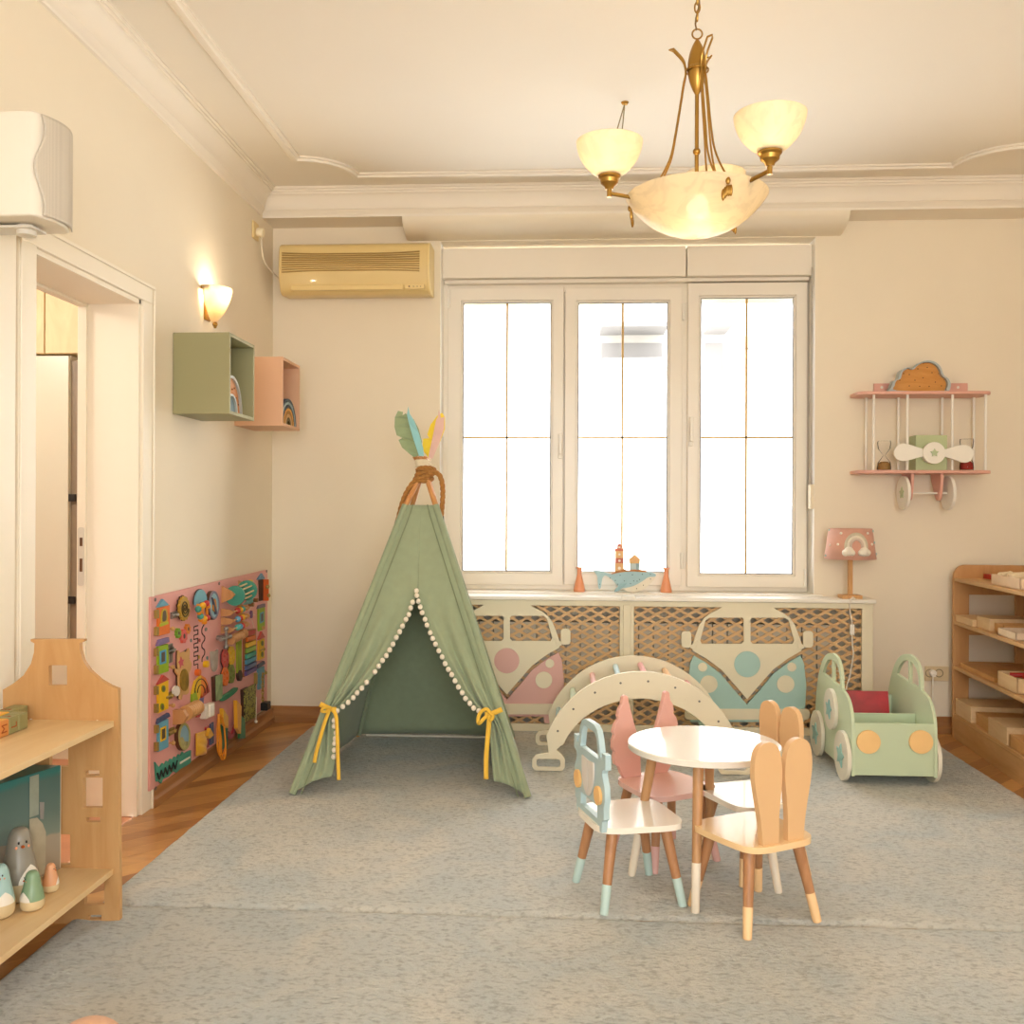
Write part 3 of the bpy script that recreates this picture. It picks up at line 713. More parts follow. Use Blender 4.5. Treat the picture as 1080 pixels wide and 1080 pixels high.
# sleeves and seams along the poles
M_seam = cloth('#7d8768', .95)
for c, s_ in ((FL, 1), (FR_, -1)):
    z0, z1 = RZ+.002, ztop_f; off = Vector((.042*s_, 0, 0))
    mb = MB(); q = []
    for k in range(21):
        z = z0+(z1-z0)*k/20; e = edge(c, z); q.append(e+off*(1 if k < 20 else .9)+fn_*.010)
    tp.part('seam', MB().tube(q, .0028, 6), M_seam)
    mb = MB(); q = [edge(c, z0+(z1-z0)*k/20) for k in range(21)]
    tp.part('sleeve', mb.tube(q, .017, 12), M_tent)
for c in (BL, BR):
    q = [edge(c, .03+(ztop_f-.04)*k/10) for k in range(11)]; tp.part('sleeve', MB().tube(q, .016, 10), M_tent)
tp.part('ground_tape', MB().tube([BL+Vector((.05, -.012, .012)), BR+Vector((-.03, -.012, .012))], .006, 6), cloth('#d8d2c2'))
# poles crossing at the knot
tops = {0: (436, 483), 1: (447.5, 481), 2: (440, 484), 3: (455, 486)}
knot = Vector((apx.x+.008, 4.64, at(446, 500, Y=4.64).z))
for c, dx, dy, (tu, tv) in ((FL, -.008, -.012, (449, 482)), (FR_, .012, -.018, (437.5, 481)), (BL, -.012, .014, (452, 484)), (BR, .014, .012, (443, 481))):
    k = knot+Vector((dx, dy, 0)); tpv = at(tu, tv, Y=4.64-dy*.6)
    tp.part('pole', MB().tube([c+Vector((0, 0, .004)), edge(c, ztop_f-.01), k, tpv], [.0115, .0125, .0125, .0125], 14), M_pole)
# knot rope
M_rope = paint('#a8763a', .9, .15, 60, .3, 300)
mb = MB()
for k in range(4):
    ring = [knot+Vector((.042*math.cos(a)+.004*k, .042*math.sin(a), -.004+.014*k-.02+.012*math.sin(a+k))) for a in [2*PI*i/12 for i in range(13)]]
    mb.rope(ring, .011, 90)
rp = tp.part('knot', mb, M_rope, label='thick brown rope wound round the pole crossing')
kp = lambda u, v, y=4.6: at(u, v, Y=y)
tp.part('rope_end', MB().rope([kp(443, 503), kp(435, 510), kp(428, 521), kp(423, 535), kp(419.5, 550)], .0125, 80), M_rope, rp)
tp.part('rope_end', MB().rope([kp(452, 499), kp(461, 499), kp(465.5, 506), kp(467, 520), kp(465.5, 545)], .0125, 80), M_rope, rp)
tp.part('rope_clip', MB().cyl(kp(419.5, 549), kp(417.5, 556), .012).cyl(kp(465.5, 544), kp(466, 551), .012), paint('#2a2420', .5), rp)
mb = MB()
for k in range(4): mb.tube([at(446, 488.5, Y=4.64)+Vector((.036*math.cos(a), .036*math.sin(a), -.012+.008*k)) for a in [2*PI*i/14 for i in range(14)]], .005, 7, True)
mb.tube([at(452, 489, Y=4.6), at(456, 491, Y=4.6), at(459.5, 490, Y=4.6)], .004)
tp.part('twine', mb, cloth('#e3d6b8'), label='cream twine wrapped above the knot')
# feathers
def feather(px, y, col, bend, nm):
    pts = pxy(px, y); mb = MB().plate(pts, .004, MY(y))
    xm = sum(p[0] for p in pts)/len(pts)
    mb.xf(lambda v: Vector((v.x, v.y+bend*abs(v.x-xm), v.z)))
    tp.part('feather', mb, cloth(col), label=nm+' felt feather', smooth=False)
feather([(436, 482), (431, 478), (424, 472), (420, 464), (424, 462), (418, 459), (415.5, 450), (416, 440), (419.5, 433), (425, 434.5), (424.5, 438), (428, 436), (436, 442), (441, 452), (444.5, 466), (442, 480)], 4.62, '#93a27a', .3, 'sage green')
feather([(447, 481), (442, 481), (436, 463), (431, 446), (429, 437), (430.5, 428.5), (432, 436), (437, 444), (442, 458), (446, 472)], 4.58, '#8ec3c4', .2, 'teal')
feather([(452, 483), (445, 474), (446, 462.5), (452.5, 462), (450.5, 458), (454, 448), (461, 438.5), (466, 435), (469, 440), (469, 452), (464, 466), (456, 480)], 4.62, '#ecd03c', .25, 'yellow')
feather([(456, 484), (451.5, 482), (456, 462), (460, 443), (462, 440), (463, 431.5), (465, 441), (468.5, 439.5), (468, 452), (463, 468)], 4.58, '#dcb6a8', .2, 'pink')
# pompoms
M_pom = cloth('#e9dfcb', .95, 200, .6)
pp = None
posL = [(440, 625), (436, 637), (434, 643), (432, 650), (429, 655), (425.5, 662), (422.5, 668), (419, 674), (415.5, 681), (412, 687), (408.5, 693), (404.5, 698), (400.5, 704), (396.5, 710), (388, 721), (383, 727), (378, 732), (374, 737), (368.5, 742), (363, 746.5), (357, 751), (353.5, 761), (354, 767), (356, 774), (355, 780), (354.5, 785), (354, 792), (353.3, 799)]
posR = [(440.5, 630), (442, 636), (444, 642), (446, 648), (449, 655), (451, 661), (454.5, 669), (457, 675), (460, 681), (463.5, 688), (467, 694.5), (470, 701.5), (473.5, 707.5), (477, 713), (480.5, 719.5), (484, 726), (488, 732), (491.5, 738), (496, 743), (500, 748), (505.5, 751), (516, 757)]
def pom(u, v, par, sgn):
    global pp
    p = fp(u, v)+fn_*.03
    if pp is None:
        pp = meshobj('pompom', MB().ball((0, 0, 0), .0115, (1, 1, 1.08), 12), M_pom, par); pp.location = p-tp.loc
    else:
        o = pp.copy(); C.objects.link(o); o.parent = par; o.location = p-tp.loc
for u, v in posL: pom(u, v, fl, -1)
for u, v in posR: pom(u, v, fr2, 1)
# yellow ties
M_tie = cloth('#e3b53a', .8)
def ribbon(pts, w, d=.03):
    P = catmull([fp(u, v)+fn_*d for u, v in pts], 5); mb = MB()
    for i, p in enumerate(P):
        t = (P[min(i+1, len(P)-1)]-P[max(i-1, 0)]).normalized(); sd = t.cross(fn_).normalized()*w/2; mb.v += [p-sd, p+sd]
    mb.f = [(2*i, 2*i+1, 2*i+3, 2*i+2) for i in range(len(P)-1)]; return mb
def addmb(*ms):
    r = MB()
    for m in ms: r.add(m.v, m.f)
    return r
tp.part('tie_band', addmb(ribbon([(340, 744.5), (346, 747.5), (352, 750), (357, 750)], .022, .05), ribbon([(350, 751), (345, 765), (340, 782), (336, 797), (334.5, 806)], .016, .055), ribbon([(352, 750), (357, 757), (358.5, 780), (359, 800), (360, 824)], .016, .055), ribbon([(351, 751), (346, 753), (342, 752), (346, 748), (352, 749)], .012, .06)), M_tie, fl, solid=.002, label='yellow ribbon tie')
tp.part('tie_band', addmb(ribbon([(530, 750), (524, 752.5), (517, 755), (512, 755)], .022, .05), ribbon([(518, 755), (514, 750), (508, 753), (505, 760), (506, 765), (511, 760), (517, 755.5)], .016, .055), ribbon([(517, 756), (515.5, 775), (513.5, 800), (513.5, 823)], .02, .055), ribbon([(518, 754), (521, 758), (518, 762), (516, 757)], .012, .06)), M_tie, fr2, solid=.002, label='yellow ribbon bow')
# ------------------------------------------------------------------ gabled bookcase on the left
M_ply = wood('#b3844e', '#c79d69', 'z', 7, .5, 5)  # end panels: same ply as the shelves, their shade put into a darker colour
M_plyh = wood('#d2b07e', '#e0c496', 'y', 8, .45, 8)
M_edge = paint('#d9b27a', .6, .08, 40)
YP = 2.782
bc = T('house_bookcase', 'plywood bookcase with a house-gable side and cut-out windows by the door', 'bookcase', (-1.53, 2.3, 0))
def gable():
    g = [(3, 727.4), (14, 721), (25, 712), (32.6, 700), (35.8, 687.8), (36.2, 678.5), (32.2, 676.4), (32.2, 674.3), (88.6, 674.3), (88.6, 676.4), (84, 678.5), (84.3, 686), (87.4, 697), (94.4, 707.5), (105.6, 717.3), (116, 723.4), (124.5, 726.7), (126, 975), (4, 977)]
    hs = [rrect(51.4, 70.6, 701.7, 722.8, .8), rrect(90.4, 104.8, 812.6, 817.8, .8), rrect(87.6, 108.3, 820.2, 851.9, 1), rrect(91, 105.8, 862, 867, .8), rrect(89, 110, 929, 954.5, 1), rrect(92.6, 107, 965, 969.8, .8),
          rrect(52, 72, 776, 808.5, 1), rrect(54, 74, 880, 912, 1.2), rrect(54, 74, 931, 955, 1)]
    return [pxy(o, YP) for o in [g]+hs]
G = gable()
bc.part('side_panel', MB().plate(G, .018, MY(YP+.018)), M_ply, bevel=.0012, label='gabled end panel with square windows')
bc.part('side_panel', MB().plate(G, .018, MY(1.62)), M_ply, bevel=.0012)
bx0, bx1 = G[0][0][0]+.004, G[0][-3][0]-.012
for z in (.616, .17):
    bc.part('shelf', MB().box(bx0, bx1, 1.62, YP, z-.018, z), M_plyh, bevel=.0012)
pg = MB()
for u, v in ((120-18, 761), (32, 759.5)):
    p = at(u, v, Y=YP-.004); pg.cyl(p, p+Vector((0, .004, 0)), .004, n=10)
bc.part('dowel', pg, paint('#f0e6d2', .5))
# letter blocks
def block(y0, x1, col, letter=None, topcol=None, lab=''):
    t = T('letter_block', lab, 'toy block', (x1-.0235, y0+.0235, .616), group='wooden blocks on the top shelf of the gabled bookcase')
    b = t.part('cube', MB().box(x1-.047, x1, y0, y0+.0465, .6162, .6632), paint(col, .45, .03, 20), bevel=.004)
    if topcol: t.part('top_face', MB().box(x1-.043, x1-.004, y0+.004, y0+.0425, .663, .6636), paint(topcol, .5))
    if letter:
        cu = bpy.data.curves.new('l', 'FONT'); cu.body = letter; cu.size = .036; cu.extrude = .0006; cu.align_x = 'CENTER'; cu.align_y = 'CENTER'
        ob = bpy.data.objects.new('l', cu); me = bpy.data.meshes.new_from_object(ob); mb = MB()
        cx, cy, cz = x1, y0+.0233, .6397
        for face in (0, 1):
            if face == 0: fn = lambda v: Vector((cx+.0004+v.z, cy-v.y, cz+v.x))      # lying on its side, on the face towards the room
            else: fn = lambda v: Vector((x1-.0235-v.y, cy-v.x, .6634+v.z))
            if face == 1 and topcol: continue
            mb.add([fn(v.co) for v in me.vertices], [tuple(p.vertices) for p in me.polygons])
        t.part('letter', mb, paint('#9a4a1c', .6), smooth=False, recalc=False)
        bpy.data.objects.remove(ob); bpy.data.meshes.remove(me)
gq = '#8c8a5c'
block(2.628, -1.563, gq, None, None, 'plain olive block at the end of the front row, nearest the gable')
block(2.581, -1.563, gq, 'L', None, 'olive block with the letter L in the front row')
block(2.534, -1.563, '#d08a48', 'M', '#e2a52c', 'orange block with the letter M, yellow on top')
block(2.487, -1.563, '#e6a824', None, None, 'yellow block beside the orange M block, cut by the frame')
block(2.718, -1.616, gq, None, None, 'olive block at the end of the rear row, touching the gable')
block(2.671, -1.616, gq, 'E', None, 'olive block with a letter on top in the rear row')
block(2.624, -1.616, '#e6a824', None, None, 'yellow block in the rear row behind the plain olive block')
block(2.577, -1.616, '#e6a824', None, None, 'yellow block in the rear row behind the letter L block')
# teal picture box
def boxmat():
    m, N, L, P = new_mat('printed_box'); tc = N.new('ShaderNodeTexCoord'); sp = N.new('ShaderNodeSeparateXYZ'); L.new(tc.outputs['Object'], sp.inputs[0])
    nz = N.new('ShaderNodeTexNoise'); nz.inputs['Scale'].default_value = 7; L.new(tc.outputs['Object'], nz.inputs['Vector'])
    ad = N.new('ShaderNodeMath'); ad.operation = 'MULTIPLY_ADD'; ad.inputs[1].default_value = .05; L.new(nz.outputs['Fac'], ad.inputs[0]); L.new(sp.outputs['Z'], ad.inputs[2])
    mr = N.new('ShaderNodeMapRange'); mr.inputs[1].default_value = 0; mr.inputs[2].default_value = .36; L.new(ad.outputs[0], mr.inputs[0])
    rp = N.new('ShaderNodeValToRGB'); e = rp.color_ramp.elements; e[0].position = .0; e[0].color = lin('#9a9080'); e[1].position = 1; e[1].color = lin('#2f6f6c')
    for p_, c in ((.39, '#9c9483'), (.41, '#75867c'), (.6, '#5b736d'), (.86, '#4a6a66'), (.9, '#2f7471')):
        q = rp.color_ramp.elements.new(p_); q.color = lin(c)
    L.new(mr.outputs[0], rp.inputs['Fac']); L.new(rp.outputs[0], P.inputs['Base Color']); P.inputs['Roughness'].default_value = .3
    return m
M_box = boxmat()
bx = T('toy_box', 'teal and grey printed cardboard box on the lower shelf of the gabled bookcase', 'box', (-1.6, 2.6, .17))
foot = [(-1.642, 2.36), (-1.531, 2.714), (-1.514, 2.766), (-1.70, 2.766), (-1.70, 2.36)]
cA = Vector((-1.516, 2.764))
mb = MB(); n = len(foot); ht = .484
mb.add([(x, y, .171) for x, y in foot]+[(x, y, ht) for x, y in foot], [(i, (i+1) % n, n+(i+1) % n, n+i) for i in range(n)]+[tuple(range(n))[::-1], tuple(range(n, 2*n))])
b0 = bx.part('carton', mb, M_box, bevel=.003)
fd = Vector((.299, .954, 0)); fnn = Vector((.954, -.299, 0))
def onface(p): b_ = Vector((-1.579, 2.557, 0))+fd*((p[0]-2.557)/.954)+fnn*(p[2]+.0004); return Vector((b_.x, b_.y, p[1]))
for pts, c, lab in (([(2.656, .36), (2.687, .36), (2.687, .478), (2.656, .478)], '#8f988a', 'pale vertical band print'), ([(2.655, .18), (2.71, .18), (2.712, .30), (2.70, .33), (2.682, .352), (2.656, .356)], '#aaa591', 'pale bird print'), ([(2.56, .18), (2.655, .18), (2.655, .29), (2.56, .31)], '#8d8474', 'grey lower print'), ([(2.69, .395), (2.706, .39), (2.704, .34), (2.692, .345)], '#8b8a86', 'small grey print')):
    bx.part('print', MB().plate(pts, .0006, onface), paint(c, .35, .08, 30), b0, label=lab)
bx.part('edge_tape', MB().box(cA.x-.004, cA.x+.001, cA.y-.001, cA.y+.004, .175, ht-.002), paint('#d9cdb4', .5), b0)
bk_ = T('board_book', 'worn cream-edged board book standing before the teal box', 'book', (-1.60, 2.45, .17))
bk_.part('cover', MB().box(-1.603, -1.575, 2.34, 2.475, .171, .385), paint('#50565a', .4), bevel=.003)
bk_.part('page_block', MB().box(-1.599, -1.579, 2.345, 2.479, .173, .381), paint('#c8a184', .8, .15, 60))
# wobbly wooden figures
def figure(name, label, loc, h, r, col, face_ang, baby=False):
    t = T(name, label, 'wooden figure', loc, math.radians(face_ang), 'painted wooden figures on the lower shelf', world=False)
    P = [(0, .0), (.55, .0), (.86, .035), (.98, .11), (1.0, .2), (.98, .28), (.93, .38), (.82, .52), (.70, .66), (.64, .76), (.58, .86), (.46, .94), (.28, .985), (0, 1.0)]
    PP = catmull([(a*r, b*h, 0) for a, b in P], 4)
    pr = [(max(0, p.x), min(h, max(0, p.y))) for p in PP]
    cut = h*.27
    base = [p for p in pr if p[1] <= cut]; top = [p for p in pr if p[1] > cut]
    rr = top[0][0]
    t.part('base', MB().lathe(base+[(rr, cut)], n=32), paint('#d2bd92', .5), smooth=True, label='unpainted cream base')
    b = t.part('body', MB().lathe([(rr, cut)]+top, n=32), paint(col, .35, .02, 12), smooth=True)
    def rad_(z): 
        z = max(0, min(h, z)); q = min(pr, key=lambda p: abs(p[1]-z)); return q[0]
    def onsurf(a, z, d=.0004):
        R = rad_(z)+d; return Vector((R*math.cos(a), R*math.sin(a), z))
    # belly patch wraps over the front
    mb = MB()
    def bp(u, v):
        z = cut+h*.001+(h*.24)*v; w = .75*math.cos(v*PI/2)**.8; return onsurf(.45+(u-.5)*2*w, z, .0008)
    mb.grid(bp, 14, 12); t.part('belly', mb, paint('#e6dfd0', .5), b, smooth=True)
    k = .02*h/.1
    for s_ in (1, -1):
        t.part('eye', MB().ball(onsurf(s_*.32, h*.82), h*.014, (1, 1, 1.5), 10), paint('#1d1a18', .3), b)
        t.part('cheek', MB().ball(onsurf(s_*.5, h*.755, -.001), h*.022, (.6, 1, 1), 10), paint('#e2946a', .6), b)
    t.part('beak', MB().ball(onsurf(0, h*.765), h*.028, (1.3, 1, .8), 10), paint('#b4561f', .4), b)
    return t
figure('penguin_figure', 'large grey wooden penguin with orange beak before the teal box', (-1.513, 2.549, .17), .2, .05, '#8b8577', -45)
figure('bird_figure', 'small sage green wooden bird at the shelf front edge', (-1.440, 2.487, .17), .105, .031, '#7f9a76', -140)
figure('bird_figure', 'small salmon orange wooden bird beside the teal box', (-1.456, 2.606, .17), .08, .0225, '#d99f74', -5)
figure('bird_figure', 'pale blue wooden bird cut by the left frame edge', (-1.500, 2.435, .17), .14, .038, '#9fbfba', -60)

# ------------------------------------------------------------------ wall cubes with wooden rainbows
def wallcube(label, Y0, Y1, Z0, Z1, col, nm):
    t = T('wall_cube', label, 'wall shelf', (XL, Y0, Z0)); x1 = -1.492; M = paint(col, .5, .012, 4)
    mb = MB(); w = .016
    mb.box(XL+.002, x1, Y0, Y0+w, Z0, Z1).box(XL+.002, x1, Y1-w, Y1, Z0, Z1).box(XL+.002, x1, Y0+w, Y1-w, Z1-w, Z1).box(XL+.002, x1, Y0+w, Y1-w, Z0, Z0+w)
    t.part('carcass', mb, M, bevel=.0015); t.part('back_panel', MB().box(XL+.002, XL+.012, Y0+w, Y1-w, Z0+w, Z1-w), M); return w
ga, gb_ = at(182, 360, X=XL).y, at(268.5, 360, X=-1.492).y
gz1, gz0 = at(242, 350.2, X=-1.492).z, at(242, 436.5, X=-1.492).z
wallcube('sage green open wall cube holding an orange arch, below the wall lamp', ga, gb_, gz0, gz1, '#97926a', 'g')
pa, pb = at(247, 410, X=XL).y, at(316.3, 410, X=-1.492).y
pz1, pz0 = at(298, 376, X=-1.492).z, at(298, 449, X=-1.492).z
wallcube('salmon pink open wall cube holding a rainbow, nearest the room corner', pa, pb, pz0, pz1, '#dcae8b', 'p')
def arch2d(cy, z0, ro, ri, n=20):
    return [(cy+ro*math.cos(PI*k/n), z0+ro*math.sin(PI*k/n)) for k in range(n+1)]+[(cy+ri*math.cos(PI-PI*k/n), z0+ri*math.sin(PI-PI*k/n)) for k in range(n+1)]
def half2d(cy, z0, r, n=20): return [(cy+r*math.cos(PI*k/n), z0+r*math.sin(PI*k/n)) for k in range(n+1)]
XO = -1.575
cy = (ga+gb_)/2+.006; z0 = gz0+.0165
t = T('rainbow_ornament', 'orange wooden arch with grey rim standing in the green cube', 'ornament', (-1.6, cy, z0))
def squash(o, zz): return [(y, zz+(z-zz)*1.3) for y, z in o]
t.part('rim', MB().plate(squash(arch2d(cy, z0, .137, .127), z0), .035, MX(XO)), paint('#b9bdb8', .5))
pl = t.part('plate', MB().plate(squash(arch2d(cy, z0, .127, .072), z0), .02, MX(XO+.004)), wood('#b8702c', '#cf8c46', 'y', 18, .5, 5))
t.part('rim', MB().plate(squash(arch2d(cy, z0, .072, .064), z0), .035, MX(XO)), paint('#c3c7c2', .5))
t.part('inner_arch', MB().plate(squash(half2d(cy, z0, .064), z0), .02, MX(XO+.004)), paint('#6e8486', .5))
mb = MB()
for a, r in ((40, .10), (22, .115), (30, .088), (62, .11), (75, .094), (12, .095)):
    y, z = cy+r*math.cos(math.radians(a)), z0+1.3*r*math.sin(math.radians(a)); mb.cyl((XO+.0235, y, z), (XO+.0255, y, z), .004, n=10)
t.part('bulb_hole', mb, paint('#4a2a12', .7), pl)
cy = (pa+pb)/2; z0 = pz0+.0165
t = T('rainbow_ornament', 'multicoloured wooden rainbow standing in the pink cube', 'ornament', (-1.6, cy, z0))
for ro, c in ((.1435, '#54636f'), (.132, '#9fb6bd'), (.110, '#3d4b57'), (.098, '#e0a13a'), (.080, '#a9701f'), (.062, '#c79a62'), (.042, '#57481f')):
    t.part('arch', MB().plate(arch2d(cy, z0, ro-.0007, max(ro-.018, .004)), .034, MX(-1.54)), paint(c, .5), label='coloured arch')

# ------------------------------------------------------------------ wall lamp
M_brass = paint('#a9823f', .3, .05, 12, metal=.9)
sy = 4.50; sx = XL; sz = 2.235
pr = catmull([(.004, 0, 0), (.032, .03, 0), (.062, .08, 0), (.084, .14, 0), (.09, .17, 0)], 5)
M_sh = alabaster('sconce_glass', '#f8e8c8', .65); M_wb = glow('warm_bulb', '#ffd79a', 14)
def sconce(label, X0, g):                                         # g = direction into the room
    fl = lambda v: Vector((X0+g*(v.x-XL), v.y, v.z))
    t = T('wall_lamp', label, 'wall lamp', (X0, sy, 2.15))
    t.part('shade', MB().lathe([(p.x, p.y) for p in pr], (XL+.035, sy, 2.155), 28, PI*1.16, -PI*.58).xf(fl), M_sh, solid=.004, recalc=False)
    t.part('back_plate', MB().box(XL, XL+.012, sy-.03, sy+.03, 2.17, 2.33).xf(fl), M_brass, bevel=.003)
    t.part('finial', MB().ball((XL+.045, sy, 2.152), .013, n=12).ball((XL+.045, sy, 2.140), .008, n=10).xf(fl), M_brass)
    for a, b in ((-.085, -.06), (.06, .085)):
        t.part('clip', MB().box(XL+.005, XL+.05, sy+a, sy+b, 2.305, 2.325).xf(fl), M_brass, bevel=.003)
    t.part('bulb', MB().ball((XL+.06, sy, 2.265), .026, (1, 1, 1.3), 14).xf(fl), M_wb)
sconce('lit alabaster half-bowl wall lamp with brass clips above the green wall cube', XL, 1)
sconce('lit alabaster half-bowl wall lamp on the right wall above the low shelf unit', XR, -1)

# ------------------------------------------------------------------ speaker
sp = T('wall_speaker', 'white wall-mounted loudspeaker with wavy grille above the doorway', 'speaker', (XL, 2.72, 2.1))
q = [at(0, 119.5, Y=2.60), at(0, 226, Y=2.60)]
zt_, zb_ = 2.385, 2.085
y0_, y1_ = 2.605, 2.79
M_spk = paint('#ded5c4', .5, .02, 5)
xs0 = at(35, 170, Y=y0_).x
xw = XL+.045
def spf(y, z):                                                   # bulging front face
    u = (y-y0_)/(y1_-y0_); return xs0+.048*math.sin(PI*(.10+.74*u))-.012
NY, NZ = 16, 20; mb = MB()
ys_ = [y0_+(y1_-y0_)*i/NY for i in range(NY+1)]
o = [(xw, y1_), (xw, y0_), (xs0-.012, y0_)]+[(spf(y, 0)-.004, y) for y in ys_[1:]]
b = sp.part('cabinet', MB().plate(o, zt_-zb_, MZ(zb_)), M_spk, bevel=.008)
def gf(u, v):                                                     # grille, its near edge a slow wave
    z = zb_+.006+(zt_-zb_-.012)*v; ya = y0_+.010+.014*math.sin(v*PI*2.6+.9); y = ya+(y1_-.002-ya)*u
    return Vector((spf(y, z)+.0035, y, z))
g = MB().grid(gf, 20, 30)
m_gr, N_, L_, P_ = new_mat('perforated'); P_.inputs['Roughness'].default_value = .6
vo = N_.new('ShaderNodeTexVoronoi'); vo.inputs['Scale'].default_value = 260; vo.inputs['Randomness'].default_value = .1
tcx_ = N_.new('ShaderNodeTexCoord'); L_.new(tcx_.outputs['Object'], vo.inputs['Vector'])
r_ = N_.new('ShaderNodeValToRGB'); r_.color_ramp.elements[0].position = .25; r_.color_ramp.elements[1].position = .45
r_.color_ramp.elements[0].color = lin('#b5ab9b'); r_.color_ramp.elements[1].color = lin('#c6bcab'); L_.new(vo.outputs['Distance'], r_.inputs['Fac']); L_.new(r_.outputs[0], P_.inputs['Base Color'])
sp.part('grille', g, m_gr, b, solid=.003, angle=60)
sp.part('bracket', MB().box(XL, XL+.2, 2.66, 2.74, zb_-.016, zb_-.008).box(XL, XL+.012, 2.64, 2.76, zb_-.04, zt_-.05).cyl((XL+.16, 2.70, zb_-.03), (XL+.16, 2.70, zb_), .028), paint('#cfc8ba', .4), bevel=.003)

# ------------------------------------------------------------------ air conditioner
YA = 5.335
ac = T('air_conditioner', 'yellowed wall air conditioner with curved louvres left of the window', 'air conditioner', (at(371, 280, Y=YB).x, YB, at(371, 308, Y=YA).z))
ax0, ax1 = at(294, 280, Y=YA).x, at(450.5, 280, Y=YA).x
az1, az0 = at(372, 255, Y=YA).z, at(372, 308.5, Y=YA).z
M_ac = paint('#dabf82', .3, .03, 4, coat=.3); M_ac2 = paint('#e3c98c', .35, .03, 4); M_acd = paint('#a38347', .6)
hh = az1-az0
pf = [(YB-.003, az0+.012), (YB-.003, az1), (YA+.04, az1), (YA+.012, az1-.02), (YA, az1-.07), (YA-.004, az0+.14), (YA+.006, az0+.085), (YA+.028, az0+.02), (YA+.06, az0)]
pfs = [(p.x, p.y) for p in catmull([Vector((a, b, 0)) for a, b in pf[2:]], 5)]
body = ac.part('body', ext_x(pf[:2]+pfs, ax0, ax1), M_ac, bevel=.004)
for k in range(9):                                                # louvre slits bowed at their ends
    f = k/8; zc = at(372, 267.5+17.5*f, Y=YA).z; bow = (f-.5)*.016
    pts = []
    for i in range(25):
        u = i/24; x = at(297.5, 275, Y=YA).x*(1-u)+at(442.5, 275, Y=YA).x*u
        e = min(u, 1-u)*3.2; e = min(1, e); pts.append(Vector((x, YA-.0045+.004*abs(f-.5), zc+bow*0-(1-e)**2*(-bow)*-1)))
    ac.part('louvre_slit', MB().tube(pts, .0042, 6), M_acd, body)
flapz0, flapz1 = at(372, 307, Y=YA+.02).z, at(372, 300, Y=YA).z
ac.part('air_flap', MB().box(at(306, 300, Y=YA).x, at(425, 300, Y=YA).x, YA+.008, YA+.03, flapz0+.004, flapz1), M_ac2, bevel=.006)
ac.part('indicator_panel', MB().box(at(427, 303, Y=YA).x, at(447, 303, Y=YA).x, YA+.006, YA+.03, flapz0+.008, flapz1), M_ac2, bevel=.003)
mb = MB()
for u, r in ((431.5, .005), (436, .003), (440, .003), (443.5, .003)):
    p = at(u, 302, Y=YA+.0055); mb.cyl(p, p+Vector((0, .004, 0)), r, n=8)
ac.part('indicator_light', mb, paint('#6b4a26', .4))
ac.part('end_cap', MB().plate(pf[:2]+pfs, .012, MX(ax1)), M_ac2, bevel=.003)
pth = catmull([at(275.5, 250, X=XL+.03), at(279, 276, X=XL+.04), Vector((XL+.07, 5.46, at(285, 296, Y=5.46).z)), Vector((ax0+.01, 5.45, at(297, 306, Y=5.45).z))], 8)
skt = T('wall_socket', 'cream socket with a white plug high in the room corner', 'socket', (XL, 5.38, at(271, 244, X=XL).z))
pz = at(270, 243, X=XL+.01)
skt.part('socket_plate', MB().box(XL, XL+.012, pz.y-.045, pz.y+.045, pz.z-.05, pz.z+.045), paint('#dcc48e', .5), bevel=.004)
skt.part('plug', MB().cyl((XL+.012, pz.y+.01, pz.z-.005), (XL+.05, pz.y+.01, pz.z-.012), .024), paint('#eee0c0', .5), bevel=.004)
pth[0] = Vector((XL+.045, pz.y+.01, pz.z-.02))
ac.part('power_cord', MB().tube(pth, .0042, 8), paint('#e4d8bf', .6))

# ------------------------------------------------------------------ chandelier
chx, chy = .413, 3.09
ch = T('chandelier', 'brass chandelier with a large alabaster bowl and three upturned shades', 'chandelier', (chx, chy, ZC))
M_al = alabaster('chandelier_glass', '#f8ecd2', .62)
rz, rb_, bz = 2.272, .2245, 2.146
pr = [(p.x, p.y) for p in catmull([(.002, bz, 0), (.06, bz+.006, 0), (.12, bz+.028, 0), (.17, bz+.062, 0), (.208, bz+.102, 0), (rb_, rz, 0)], 6)]
ch.part('bowl', MB().lathe(pr, (chx, chy, 0), 64), M_al, solid=.005, recalc=False)
mb = MB(); z = ZC-.02; k = 0
tipz = at(733, 36, Y=chy).z
while z > tipz+.034:
    rot = k % 2; pts = []
    for i in range(12):
        a = 2*PI*i/12; dx = .0085*math.cos(a); dz = .018*math.sin(a)
        pts.append((chx+(dx if rot else 0), chy+(0 if rot else dx), z+dz))
    mb.tube(pts, .0028, 6, True); z -= .027; k += 1
ch.part('chain', mb, M_brass)
ch.part('cord', MB().tube([(chx+.006*math.sin(i), chy+.006*math.cos(i*1.3), ZC-.02-(ZC-tipz-.03)*i/12) for i in range(13)], .003, 6), paint('#7a5c2c', .5))
ch.part('ceiling_rose', MB().lathe([(.055, ZC), (.055, ZC-.012), (.03, ZC-.03), (.008, ZC-.036), (0, ZC-.036)], (chx, chy, 0), 28), M_brass)
ch.part('top_ring', MB().tube([(chx+.016*math.cos(a), chy, tipz+.016*math.sin(a)) for a in [2*PI*i/16 for i in range(16)]], .003, 6, True), M_brass)
ez1, ez0 = tipz-.014, at(733, 102, Y=chy).z
pr = []
for i in range(17):
    t_ = i/16; pr.append((.0305*math.sin(PI*t_)**.72 if 0 < t_ < 1 else .002, ez0+(ez1-ez0)*t_))
ch.part('column_urn', MB().lathe(pr, (chx, chy, 0), 28).lathe([(.0300, ez0+.084), (.0325, ez0+.086), (.0325, ez0+.092), (.030, ez0+.094)], (chx, chy, 0), 28), M_brass)
